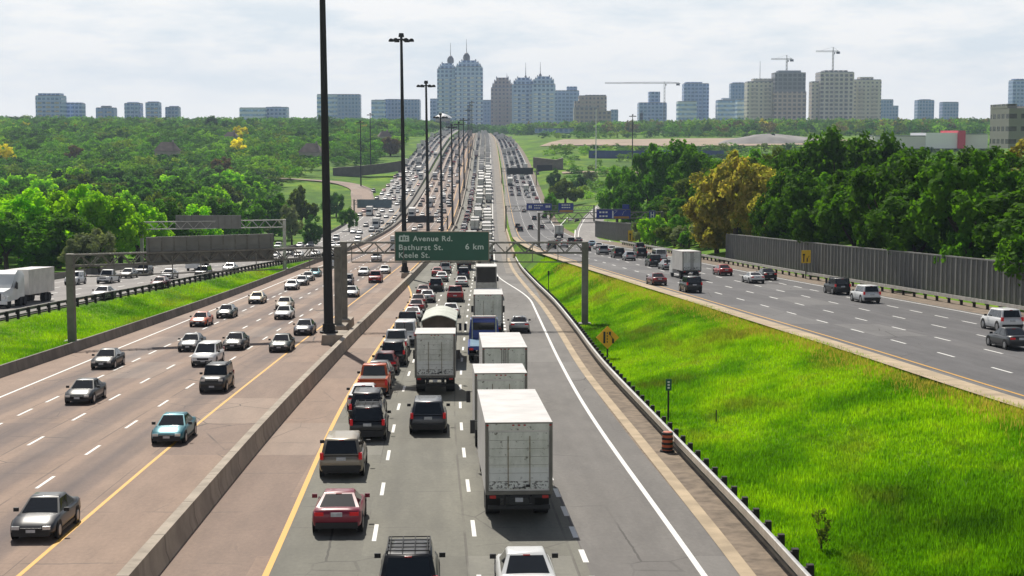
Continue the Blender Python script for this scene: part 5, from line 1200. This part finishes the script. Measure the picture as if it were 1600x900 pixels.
# store, parking building, hoarding, houses, field
def flatbld(px0,px1,yt,yb,D,parts,label,dp=40,name='store_building'):
    a,b=at(px0,yt,D),at(px1,yb,D); cx=(a.x+b.x)/2; zb=b.z-2; root=empty(name,(cx,D,zb)); tag(root,label,'building')
    for nm,q0,q1,t_,bb,mt,off in parts:
        u,v=at(q0,t_,D),at(q1,bb,D); g=G(); g.box(((u.x+v.x)/2-cx,dp/2-off/2,(u.z+v.z)/2-zb),(v.x-u.x,dp+off,u.z-v.z)); g.obj(nm,mt,root)
    return root
rt=flatbld(1366,1543,208,230,1050,[('wall',1367,1446,213,232,M['store'],0),('roof',1367,1446,211.6,213,M['roofcap'],.6),('entrance_wall',1446,1495,207.5,232,M['store_white'],2),('red_panel',1495,1505.5,204,232,M['store_red'],4),('wall',1505.5,1543,210,232,M['store'],0),('roof',1505.5,1543,208.6,210,M['roofcap'],.6)],'long pale store with a white front and red panel behind the right trees')
q=at(1474,219,1050); bl=G()
for i,(px,hh) in enumerate(((1459,3),(1462.5,3),(1466,3),(1469.5,3),(1474,4),(1478,4.5),(1482.5,4.5),(1487,5),(1490,4))):
    p=at(px,219.5,1050); bl.box((p.x-rt.location.x,-1.35,p.z-rt.location.z),(1.1,.3,hh*.4))
bl.obj('legend',M['blue_sign'],rt)
flatbld(1545,1600,164,232,560,[('wall',1577,1660,169,232,FA['park'],0),('stair_tower',1577,1592,162,168.8,FA['park'],-2),('stair_tower',1612,1640,165,168.8,FA['park'],-2)],'grey concrete parking building at the right picture edge',22,'parking_building')
x0,x1=at(920,240,1010),at(1131,240,1010); P=empty('site_hoarding',(x0.x,1010,gz(x0.x,1010))); tag(P,'long blue construction hoarding behind the green trees right of centre','hoarding'); n=24
g=G()
for i in range(n): xx=(x1.x-x0.x)*i/n; g.box((xx+(x1.x-x0.x)/n/2,0,2.2),((x1.x-x0.x)/n-.05,.2,5.2))
g.obj('panel',M['hoarding'],P); g=G(); [g.box(((x1.x-x0.x)*i/n,.3,2.),(.2,.3,5.)) for i in range(n+1)]; g.obj('post',M['dull_steel'],P)
HOUSES=[]
def house(px0,px1,yr,ye,D,label,rot=0.):
    D=next((q for q in np.arange(300,1700,5.) if at((px0+px1)/2,ye,q).z-gz(at((px0+px1)/2,ye,q).x,q)<6.),D); HOUSES.append((px0,px1,D))
    a,b=at(px0,yr,D),at(px1,ye,D); cx=(a.x+b.x)/2; w_=b.x-a.x; zr,ze=a.z,b.z; zb=min(gz(cx,D),ze-3); root=empty('house',(cx,D,zb),(0,0,rot)); tag(root,label,'house')
    g=G(); g.box((0,0,(ze-zb)/2),(w_*.9,w_*.6,ze-zb)); g.obj('wall',M['stucco'],root)
    h=zr-zb; e=ze-zb; W_,D_=w_/2,w_*.36; g=G(); g.add([(-W_,-D_,e),(W_,-D_,e),(W_,D_,e),(-W_,D_,e),(-W_*.45,0,h),(W_*.45,0,h)],[(3,2,1,0),(0,1,5,4),(2,3,4,5),(1,2,5),(3,0,4)]); rf=g.obj('roof',M['shingle'],root)
    g=G(); g.box((W_*.4,.5,h),(.9,.9,2.4)); g.obj('chimney',M['stucco'],rf)
    g=G(); g.box((-W_*.4,-w_*.3-.05,e*.6),(1.6,.12,1.5)); g.obj('window',M['glass'],root)
house(240,283,222,236,820,'brown roofed house among the left trees',.2); house(468,506,224,238,800,'grey brown roofed house left of the second light mast among trees',-.2)
house(350,372,206,213,1150,'small roof farther up in the left trees'); house(590,612,205,213,1150,'pale roofed house in the trees near the left crest',.3)
flatbld(836,896,200,207,1560,[('wall',836,896,201,208,FA['steel'],0),('roof',835,897,200,201,M['roofcap'],1)],'long low dark shed at the edge of the far green field',16,'shed')
# low dark wall and ramp structures
def slab(name,label,cat,pts,h,th,mat,kindname='wall'):
    """vertical wall following ground points with given top rows"""
    root=empty(name,pts[0]); tag(root,label,cat); o=Vector(pts[0]); g=G(); r=[]
    for p in pts: p=Vector(p)-o; r.append([(p.x,p.y,p.z-3),(p.x,p.y,p.z+h),(p.x,p.y+th,p.z+h),(p.x,p.y+th,p.z-3)])
    g.loft(r); g.obj('parapet',mat,root); return root
Pt=[]
for px,py in ((520,269),(560,266),(600,262),(632,257)): p=at(px,py,835); Pt.append(p)
slab('ramp_bridge','dark grey ramp bridge crossing below the left wood','bridge',Pt,2.2,6,M['barrier_dark'])
Pt=[at(px,py,900) for px,py in ((833,254),(850,256),(868,258),(880,255))]
b_=slab('ramp_bridge','pale ramp bridge with a dark opening right of the right collector','bridge',Pt,3.,7,M['barrier'])
o=Vector(Pt[0]); g=G(); c=at(851,264,896); g.box((c.x-o.x,c.y-o.y,c.z-o.z),(8.5,1,4.4)); g.obj('opening',M['dark_steel'],b_)  # solid dark block stands for the shade inside the opening
def sheet(name,pix,Y_,mat,lift=.35):
    """patch of ground laid on the land"""
    g=G(); pts=[]
    for px,py in pix:
        a_,b2,c_=ray(px,py); ok=None
        for t in np.arange(400,2200,2.):
            if t*c_<=gz(t*a_,t*b2): ok=(t*a_,t*b2); break
        pts.append(ok)
    g.v=[(x,y,gz(x,y)+lift) for x,y in pts]; return g,pts
def landpatch(name,x0,x1,y0,y1,mat,wob=6,lift=.3):
    g=G(); nx,ny=14,14
    for j in range(ny+1):
        for i in range(nx+1):
            t=i/nx; s=j/ny; x=x0(s)+(x1(s)-x0(s))*t; y=y0+(y1-y0)*s+wob*math.sin(t*9+s*3)*(0 if 0<j<ny else 1); g.v.append((x,y,gz(x,y)+lift))
    for j in range(ny):
        for i in range(nx): a=j*(nx+1)+i; g.f.append((a,a+1,a+nx+2,a+nx+1)); g.m.append(0)
    o=g.obj(name,mat); tag(o,kind='structure'); return o
landpatch('sandy_ground',lambda s:20+24*s,lambda s:270,1190,1370,M['soil'],10,.6)
landpatch('gravel_path',lambda s:27,lambda s:95,858,872,M['soil'],3,.5)
g=G(); n=18; c=at(1205,222,1250)
for r_,z_ in ((34,0),(28,2.5),(20,4.6),(10,6.4),(2,7.0)):
    for i in range(n): t=2*math.pi*i/n; k=1+.16*math.sin(3*t+r_)+.08*math.sin(7*t); g.v.append((c.x+r_*k*1.35*math.cos(t),1250+r_*k*math.sin(t),gz(c.x,1250)+z_*(1+.12*math.sin(2*t))-.5))
for j in range(4):
    for i in range(n): g.f.append((j*n+i,j*n+(i+1)%n,(j+1)*n+(i+1)%n,(j+1)*n+i)); g.m.append(0)
tag(g.obj('gravel_mound',M['mound'],smooth=70),'long grey gravel mound behind the orange tinged tree','gravel mound')
# ================================================================ TREES
def crown_np(seed,n,leaf,flat=1.0,lobes=9,spread=.60,sub=7):
    """boughs, each carrying leaf clumps; leaves scattered through the clumps"""
    r=np.random.default_rng(seed); C=r.normal(size=(lobes,3)); C/=np.linalg.norm(C,axis=1)[:,None]; C*=spread*r.uniform(.6,1.1,(lobes,1)); C[:,2]=C[:,2]*flat*.9+.98*flat; C[0]=(0,0,1.05*flat)
    RB=r.uniform(.24,.40,lobes); RB[0]=.5
    D=r.normal(size=(lobes,sub,3)); D[...,2]+=.35; D/=np.linalg.norm(D,axis=2)[...,None]
    S=(C[:,None]+D*RB[:,None,None]*r.uniform(.75,1.25,(lobes,sub,1))).reshape(-1,3); RS=r.uniform(.10,.22,len(S)); up=np.repeat(C,sub,0)
    k=r.choice(len(S),n*3,p=RS**2/np.sum(RS**2)); d=r.normal(size=(n*3,3)); d/=np.linalg.norm(d,axis=1)[:,None]
    p=S[k]+d*(RS[k]*r.uniform(.25,1.15,n*3)**.6)[:,None]
    dist=(np.linalg.norm(p[:,None,:]-C[None],axis=2)/RB[None]).min(1)
    ok=(dist>.62)&(p[:,2]>.16); p,d,kk=p[ok][:n],d[ok][:n],k[ok][:n]
    m=len(p); o=p-np.array([0,0,.75*flat]); o/=np.linalg.norm(o,axis=1)[:,None]; nr=d*.6+o*.5+r.normal(size=(m,3))*.55; nr/=np.linalg.norm(nr,axis=1)[:,None]
    t=np.cross(nr,r.normal(size=(m,3))); t/=np.linalg.norm(t,axis=1)[:,None]; b=np.cross(nr,t); s=leaf*r.uniform(.5,1.4,m)[:,None]
    q=np.stack([p-t*s*.62,p+b*s*.45-t*s*.05,p+t*s*.62,p-b*s*.45+t*s*.05],1); return q.reshape(-1,3),m
def trunk_mesh(seed):
    r=random.Random(seed); g=G(); g.cyl((0,0,-.25),(.02,0,.55),.075,.05,8); top=Vector((.02,0,.55))
    for i in range(5):
        a=2*math.pi*(i+r.random()*.5)/5; e=Vector((math.cos(a)*.42,math.sin(a)*.42,.95+.3*r.random())); g.cyl(top-Vector((0,0,.12*r.random())),e,.035,.012,6)
    return g.mesh('trunk',[M['bark']],40)
LEAF=dict(bright=leafmat('bright_spring_leaves',(.17,.38,.010),(.32,.56,.016),.55),mid=leafmat('mid_green_leaves',(.05,.16,.014),(.12,.27,.018),.45),dark=leafmat('dark_green_leaves',(.035,.105,.009),(.10,.21,.014),.42),
 olive=leafmat('olive_leaves',(.08,.13,.02),(.15,.20,.03),.4),ochre=leafmat('ochre_spring_leaves',(.19,.23,.045),(.46,.36,.11),.5),silver=leafmat('silvery_leaves',(.20,.25,.13),(.30,.34,.20),.3),yellow=leafmat('yellow_blossom_leaves',(.62,.55,.02),(.75,.66,.03),.5),brown=leafmat('brownish_leaves',(.14,.10,.05),(.19,.14,.07),.3),blue=leafmat('blue_green_leaves',(.04,.11,.03),(.08,.18,.04),.38))
def mk(seed,n,leaf,flat,**k):
    co,m=crown_np(seed,n,leaf,flat,**k); return rawmesh('crown',co,m,4,LEAF['mid'])
CROWN=[mk(i,7500,.075,f,lobes=l,spread=s) for i,(f,l,s) in enumerate(((1.,11,.64),(1.15,12,.6),(.85,13,.68),(1.25,10,.56),(.95,14,.66),(1.1,9,.6)))]
CROWN_S=[mk(20+i,2200,.13,f,lobes=10) for i,f in enumerate((1.,1.2,.85))]
TRUNK=[trunk_mesh(i) for i in range(3)]
TREES=[]
def tree(x,y,z,h,rad,kind,label,group=None,name='broadleaf_tree',small=False):
    root=empty(name,(x,y,z),(0,0,random.uniform(0,6.28))); tag(root,label,'tree' if 'shrub' not in name else 'shrub',group)
    src=CROWN_S if small else CROWN; i=random.randrange(len(src)); me=src[i]; f=max(v.co.z for v in me.vertices) if False else MAXZ[me.name]
    c=bpy.data.objects.new('crown',me); COL.objects.link(c); c.parent=root; sz=h/f*1.; c.scale=(rad,rad,sz); c.material_slots[0].link='OBJECT'; c.material_slots[0].material=LEAF[kind]
    t=bpy.data.objects.new('trunk',random.choice(TRUNK)); COL.objects.link(t); t.parent=root; t.scale=(rad,rad,sz*.95)
    TREES.append((x,y,rad)); return root
MAXZ={}
for me in CROWN+CROWN_S:
    a=np.zeros(len(me.vertices)*3,np.float32); me.vertices.foreach_get('co',a); MAXZ[me.name]=float(a.reshape(-1,3)[:,2].max())
def tpx(px,ytop,Y,rad,kind,label,group=None,small=False,hmax=30,hmin=4):
    if kind in('yellow','brown') or Y>850: Y=next((q for q in np.arange(260,1900,5.) if at(px,ytop,q).z-gz(at(px,ytop,q).x,q)<12.5),Y); rad=min(rad,8)
    p=at(px,ytop,Y); z=gz(p.x,Y); h=max(hmin,min(hmax,p.z-z)); return tree(p.x,Y,z,h,rad,kind,label,group,small=small)
# --- trees that stand out one by one
for a in [
 (30,292,262,8.5,'bright','bright lime green tree at the far left edge behind the collector road'),(88,296,270,8.,'bright','bright lime green tree second from the left edge behind the collector'),(128,286,268,7.5,'bright','tall bright lime green tree left of the silvery shrub'),
 (172,296,272,7.5,'bright','bright green tree above the silvery shrub'),(215,318,285,7,'bright','bright green tree left of the grey collector gantry'),(258,312,300,7.5,'mid','mid green tree behind the left end of the collector gantry'),
 (110,330,250,6,'dark','dark green bush shaded tree under the bright lime trees'),(60,335,248,6,'mid','mid green tree low in front of the lime trees'),(8,330,245,6.5,'mid','mid green tree at the left picture edge behind the white truck'),
 (152,356,240,4.2,'silver','silvery pale shrub like tree beside the left gantry beam'),(118,372,238,3,'silver','small silvery shrub just left of the pale one'),
 (10,224,640,9,'yellow','yellow blossoming tree at the far left edge'),(118,226,660,11,'brown','brownish crowned tree right of the yellow one on the left'),(348,244,520,9,'brown','brownish tree in the middle of the left wood'),(375,196,900,8,'yellow','small yellow tree high in the left wood'),(373,214,860,7,'yellow','second small yellow tree lower in the left wood'),
 (610,213,1010,11,'brown','greyish brown tree near the left crest by the second mast'),(505,177,1350,17,'dark','big dark round tree on the skyline behind the tallest mast'),(330,180,1400,16,'dark','wide dark tree clump top on the left skyline'),
 (385,312,420,7,'mid','mid green tree above the collector gantry right half'),(330,306,400,8,'mid','mid green tree behind the middle of the collector gantry'),(300,318,360,7,'bright','bright tree peeking between gantry beams'),(425,300,470,7,'mid','mid green tree right of the collector gantry top'),(455,318,440,4.5,'silver','pale silvery bush left of the tallest mast'),(470,288,520,6.5,'olive','olive tree just left of the tallest mast'),
 (545,322,520,3.5,'mid','small green bush on the grass left of the far collector road'),(485,335,430,4,'blue','blue green bush by the grass right of the collector gantry'),(525,300,600,5,'blue','blue green round bush right of the tallest mast'),
 (1150,232,246,7.6,'ochre','large ochre tinged tree over the noise wall end'),(1122,262,256,6.5,'ochre','broad ochre tinged tree low at the left flank of the large one'),(1108,268,280,6.5,'olive','olive tree left of the large ochre tinged one'),(1190,243,240,6.8,'ochre','second ochre tinged tree at the right flank of the large one'),
 (1585,214,225,7,'ochre','ochre tinged tree top at the right picture edge'),(1310,195,255,8.,'dark','tallest dark green tree right of the ochre tree'),(1250,217,262,7.,'dark','dark green tree between the ochre tree and the tallest one'),(1365,203,250,7.5,'dark','dark green tree right of the tallest one'),(1420,228,225,7,'dark','dark green tree above the middle of the noise wall'),(1470,232,215,7,'dark','dark green tree right of the middle of the noise wall'),(1520,226,205,7.5,'dark','very dark tree near the right end of the noise wall'),(1575,236,195,7.5,'dark','very dark tree at the right picture edge over the wall'),
 (1225,275,228,5,'dark','dark tree close behind the left end of the noise wall'),(1275,268,225,6.5,'mid','mid green tree behind the yellow sign and wall'),(1345,262,212,6.5,'dark','dark low tree behind the wall right of the yellow sign'),(1405,272,198,6.,'mid','mid green low tree behind the wall middle'),(1465,280,186,6,'dark','dark low tree behind the wall right part'),(1525,283,176,6,'dark','dark low tree behind the wall near the white SUV'),(1585,285,166,6.,'dark','dark low tree behind the wall at the right edge'),
 (1060,216,400,9.5,'mid','broad mid green tree above the big blue exit sign'),(1015,222,430,9,'mid','mid green tree left of the broad one behind the blue sign'),(965,258,450,6.5,'mid','mid green tree at the left end of the right wood'),(1095,228,370,8,'dark','dark green tree right of the broad mid green one'),(985,285,400,6,'mid','fresh green tree just behind the big blue exit sign'),(1040,288,360,6,'mid','mid green tree right of the blue hospital sign'),(1080,300,320,5.5,'mid','mid green tree at the foot of the right wood'),(1020,335,312,3.6,'bright','bright low shrub tree under the hospital sign'),(1055,335,300,4.5,'olive','olive tree right of the gantry post under the right wood'),(1110,345,285,3.5,'bright','bright low tree below the ochre one'),(1000,345,330,2.8,'silver','pale flowering shrub right of the short noise wall'),(1068,360,290,3,'silver','pale flowering shrub near the white cube truck'),
 (883,277,640,8.5,'olive','dense olive tree between the collector road and exit ramp'),(866,262,760,5,'blue','blue green bush beside the right ramp bridge'),(905,272,720,5,'blue','blue green bush on the green field left of the white mast'),(920,266,780,4,'silver','pale round bush at the foot of the white mast'),(860,300,560,3.5,'mid','small green bush by the tan edge of the right collector'),
]: tpx(*a)
for px,D in [(q0+(q1-q0)*t,d) for q0,q1,d in HOUSES[:4] for t in (.05,.5,.95)]:
    q=at(px,238,D); tree(q.x,D-11,gz(q.x,D-11),random.uniform(4.5,5.5),5.5,random.choice(['mid','dark','olive']),'green tree hiding the lower walls of a house in the left wood','trees in front of the houses',small=True)
# --- woods: trees of a kind that nothing tells apart share a label
def free(x,y,r): return all((x-a)**2+(y-b)**2>(.62*(r+c))**2 for a,b,c in TREES)
def wood(n,pick,kinds,label,group,hr,rr,small=False):
    k=0;tries=0
    while k<n and tries<n*60:
        tries+=1; x,y=pick(); r=random.uniform(*rr)
        if not free(x,y,r): continue
        px,py=proj(x,y,gz(x,y)+8)
        if not -40<px<1640 or (1085<px<1232 and 150<y<272): continue
        tree(x,y,gz(x,y),random.uniform(*hr),r,random.choice(kinds),label,group,small=small); k+=1
def pl(y0,y1,d0,d1):
    def f():
        y=random.uniform(y0,y1); return float(LL(y))-random.uniform(d0,d1),y
    return f
def plf(y0,y1,d0):
    def f():
        y=random.uniform(y0,y1); xm=-.33*y; x0=float(LL(y))-d0; return random.uniform(min(xm,x0-5),x0),y
    return f
wood(26,plf(255,330,13),['bright','mid','bright'],'bright spring green tree in the front row of the left wood','front trees of the left wood',(9.5,12.5),(5.5,8))
wood(60,plf(330,520,34),['mid','mid','dark','bright','olive','blue'],'mid green broadleaf tree in the middle of the left wood','middle trees of the left wood',(10,14),(6,8.5))
wood(62,plf(520,700,42),['mid','mid','dark','olive','blue','bright'],'dull green broadleaf tree deeper in the left wood','deeper trees of the left wood',(10,14),(6,9),True)
def prt(y0,y1,d0,d1):
    def f():
        y=random.uniform(y0,y1); return float(RW(y))+random.uniform(d0,d1),y
    return f
wood(30,prt(145,262,9,34),['dark','dark','dark','mid'],'dark green broadleaf tree packed behind the long noise wall','dark trees behind the noise wall',(10,14),(5.5,7.8))
wood(26,prt(262,345,14,44),['dark','mid','mid','olive'],'green tree in the right wood behind the ochre tinged trees','trees of the right wood',(11,15),(5.5,7.5))
wood(24,prt(345,500,24,80),['mid','mid','bright','dark'],'mid green tree in the right wood beyond the exit ramp','far trees of the right wood',(11,15),(6,8.5))
wood(26,prt(248,345,7,16),['mid','bright','olive','mid','silver'],'low bushy tree along the edge of the right wood','edge shrubs of the right wood',(3,6.5),(2.5,4.2),True)
wood(18,prt(135,250,7.2,10),['dark','mid','dark','olive'],'low dark bush leaning over the top of the noise wall','bushes behind the noise wall',(5,7),(2.8,4),True)
wood(26,plf(420,640,15),['mid','olive','mid','blue','bright'],'low green bush on the grassy slope right of the left wood','bushes on the left grassy slope',(3,5.5),(2.6,4.4),True)
# --- the far woods: one mass
def forest(name,label,picks,leaf,nq):
    base=[crown_np(50+i,nq,leaf,f,lobes=8,sub=5) for i,f in enumerate((1.,1.2,.8,1.))]; cs=[];ts=[];tot=0
    tin=dict(mid=(.13,.29,.025),dark=(.07,.18,.02),olive=(.19,.27,.035),blue=(.085,.19,.045),brown=(.17,.14,.07),yellow=(.50,.42,.03),light=(.20,.36,.03))
    for x,y,h,r,k in picks:
        co,m=base[RNG.integers(4)]; a=RNG.uniform(0,6.28); ca,sa=math.cos(a),math.sin(a); q=np.empty_like(co)
        q[:,0]=(co[:,0]*ca-co[:,1]*sa)*r+x; q[:,1]=(co[:,0]*sa+co[:,1]*ca)*r+y; q[:,2]=co[:,2]*h/2.1+gz(x,y)-h*.12; cs.append(q)
        t=np.ones((len(co),4),np.float32); t[:,:3]=np.array(tin[k])*RNG.uniform(.5,1.3); ts.append(t); tot+=m
    me=rawmesh(name,np.concatenate(cs),tot,4,leafmat(name+'_leaves',(.1,.1,.1),(.1,.1,.1),.42,True),np.concatenate(ts)); o=bpy.data.objects.new(name,me); COL.objects.link(o); tag(o,label,'wood',kind='stuff')
KF=['mid','mid','dark','dark','olive','blue','mid','light','dark','mid']
pk=[]
for y in np.arange(690,1650,13.5):
    x0=float(LL(y))-(46 if y<900 else 16); x1=-.34*y-10
    for x in np.arange(x1,x0,15):
        if random.random()<.93: pk.append((x+random.uniform(-4,4),y+random.uniform(-4,4),(random.uniform(8,15) if y<1300 else random.choice([7,8,9,10,14,17])),random.uniform(7.5,11),random.choice(KF+(['yellow'] if random.random()<.05 else []))))
forest('left_forest','far wooded hillside left of the highway up to the skyline',[q for q in pk if not any(a-12<proj(q[0],q[1],gz(q[0],q[1]))[0]<b+12 and d-60<q[1]<d+9 for a,b,d in HOUSES)],.105,800)
pk=[]
for x_ in np.arange(30,330,9):
    for y_ in (1075,1088,1440,1455): pk.append((x_+random.uniform(-4,4),y_+random.uniform(-8,8),random.uniform(5,10),random.uniform(5,8),random.choice(['mid','dark','olive','light','blue'])))
for y in np.arange(1480,2100,14):
    x0=float(RW(y))+14; x1=.34*y+10
    if y<1760: x0=max(x0,150+ (y-1480)*.1)
    for x in np.arange(x0,x1,14):
        if random.random()<.9: pk.append((x+random.uniform(-6,6),y+random.uniform(-6,6),random.uniform(13,20),random.uniform(7,10),random.choice(['mid','dark','dark','blue','olive','brown','light'] +(['yellow'] if random.random()<.1 else []))))
for y in np.arange(1980,2160,14):
    for x in np.arange(float(LL(y))-240,float(RW(y))+30,14):
        pk.append((x+random.uniform(-5,5),y+random.uniform(-5,5),random.uniform(12,17),random.uniform(7,10),random.choice(['dark','blue','mid','dark'])))
for y in np.arange(1650,1985,14):
    for x in np.arange(-.34*y-10,float(LL(y))-12,14): pk.append((x+random.uniform(-5,5),y+random.uniform(-5,5),random.choice([7,9,10,12,15]),random.uniform(7,10),random.choice(KF)))
for i in range(330): # scattered bushes of the valley side and fields on the right
    y=random.uniform(620,1100); x=float(RW(y))+random.uniform(16,.3*y)
    if x/y>.36: continue
    pk.append((x,y,random.uniform(4,8),random.uniform(4,7),random.choice(['mid','light','blue','olive'])))
forest('far_forest','distant tree belt in front of the skyline beyond the highway crest',pk,.15,380)
# ================================================================ GRASS
def blades(name,label,n,pick,hh,mat):
    xs=[];k=0
    P=np.array([pick() for _ in range(n)]); z=np.array([gz(a,b) for a,b in P]); m=3
    base=np.repeat(np.column_stack([P,z]),m,0); N_=len(base); base[:,:2]+=RNG.normal(0,.10,(N_,2))
    hn=np.repeat(.55+.9*RNG.random(n)*(.6+.8*(np.sin(P[:,0]*.55+P[:,1]*.21)*.5+.5)),m)*hh*RNG.uniform(.6,1.2,N_); a=RNG.uniform(0,6.28,N_); ln=RNG.uniform(.1,.5,N_)*hn; wd=.022+.016*RNG.random(N_)
    d=np.column_stack([np.cos(a),np.sin(a)]); p=np.column_stack([-d[:,1],d[:,0]])
    v0=base.copy(); v0[:,:2]-=p*wd[:,None]; v1=base.copy(); v1[:,:2]+=p*wd[:,None]; v2=base.copy(); v2[:,:2]+=d*ln[:,None]; v2[:,2]+=hn; v0[:,2]-=.05; v1[:,2]-=.05
    co=np.stack([v0,v1,v2],1).reshape(-1,3); me=rawmesh(name,co,N_,3,mat); o=bpy.data.objects.new(name,me); COL.objects.link(o); tag(o,label,'grass',kind='stuff')
def grassmat(name):
    m,nn,ll,b=newmat(name); nn.remove(b); out=nn['Material Output']; g=nn.new('ShaderNodeNewGeometry')
    f=noise(nn,ll,mapping(nn,ll,g.outputs['Position'],(.11,.07,.1)),1.,6,.65); f3=noise(nn,ll,mapping(nn,ll,g.outputs['Position'],(.22,.06,.1)),1.,4,.6)
    col=ramp(nn,ll,f,(.32,(.05,.15,.008)),(.45,(.14,.35,.006)),(.56,(.34,.58,.008)),(.70,(.28,.28,.05)))
    col=mix(nn,ll,ramp(nn,ll,f3,(.54,0.),(.68,.65)),col,(.20,.19,.05)); col=mix(nn,ll,1.,col,ramp(nn,ll,g.outputs['Random Per Island'],(0.,.6),(1.,1.25)),'MULTIPLY')
    d=nn.new('ShaderNodeBsdfDiffuse'); ll.new(col,d.inputs[0]); t=nn.new('ShaderNodeBsdfTranslucent'); ll.new(mix(nn,ll,1.,col,(1.5,1.5,.6),'MULTIPLY'),t.inputs[0]); mx=nn.new('ShaderNodeMixShader'); mx.inputs[0].default_value=.45; ll.new(d.outputs[0],mx.inputs[1]); ll.new(t.outputs[0],mx.inputs[2]); ll.new(mx.outputs[0],out.inputs[0]); return m
GM=grassmat('tall_grass_blades')
def pk1():
    while True:
        y=48+ (1-math.sqrt(random.random()))*0+random.random()**1.7*215; a,b=float(RAIL(y))+.75,float(RY(y))-1.4
        if b>a and random.random()<min(1,(b-a)/16+.1): return random.uniform(a,b),y
blades('grass','bright green tall grass on the bank below the right collector',150000,pk1,.19,GM)
def pk2():
    while True:
        y=105+random.random()**1.5*230; a,b=float(LG(y))+1.3,float(LB(y))-.5
        if b>a and random.random()<(b-a)/12: return random.uniform(a,b),y
blades('grass','green grass on the strip between the left collector and pink lanes',36000,pk2,.2,GM)
THIN=mk(77,260,.16,1.3,lobes=7,spread=.6)
SM_=leafmat('dry_straw_blades',(.42,.33,.08),(.60,.46,.16),.4)
def pk3():
    y=46+random.random()**1.4*190; return float(RY(y))-1.8-abs(random.gauss(0,.9)),y
blades('dry_grass','dry straw coloured grass fringing the tan shoulder of the right collector',9000,pk3,.26,SM_)
def weed(px,py,h,label):
    a_,b_,c_=ray(px,py)
    for t in np.arange(40,400,.1):
        if t*c_<=gz(t*a_,t*b_): break
    x,y=t*a_,t*b_; t_=tree(x,y,gz(x,y),h,.38*h,'blue',label,None,'wild_shrub',True); t_.children[0].data=THIN; t_.children[0].material_slots[0].link='OBJECT'; t_.children[0].material_slots[0].material=LEAF['olive']
weed(1283,862,1.6,'small dark green shrub alone on the bank at the bottom right')
# ================================================================ HAZE
m=bpy.data.materials.new('air_haze'); m.use_nodes=True; nn=m.node_tree.nodes; nn.remove(nn['Principled BSDF']); pv=nn.new('ShaderNodeVolumePrincipled'); pv.inputs['Color'].default_value=(.62,.77,1.,1); pv.inputs['Density'].default_value=HAZE; pv.inputs['Anisotropy'].default_value=.2
m.node_tree.links.new(pv.outputs[0],nn['Material Output'].inputs['Volume'])
g=G(); g.box((0,2270,60),(8300,4800,250)); tag(g.obj('haze',m),kind='stuff')
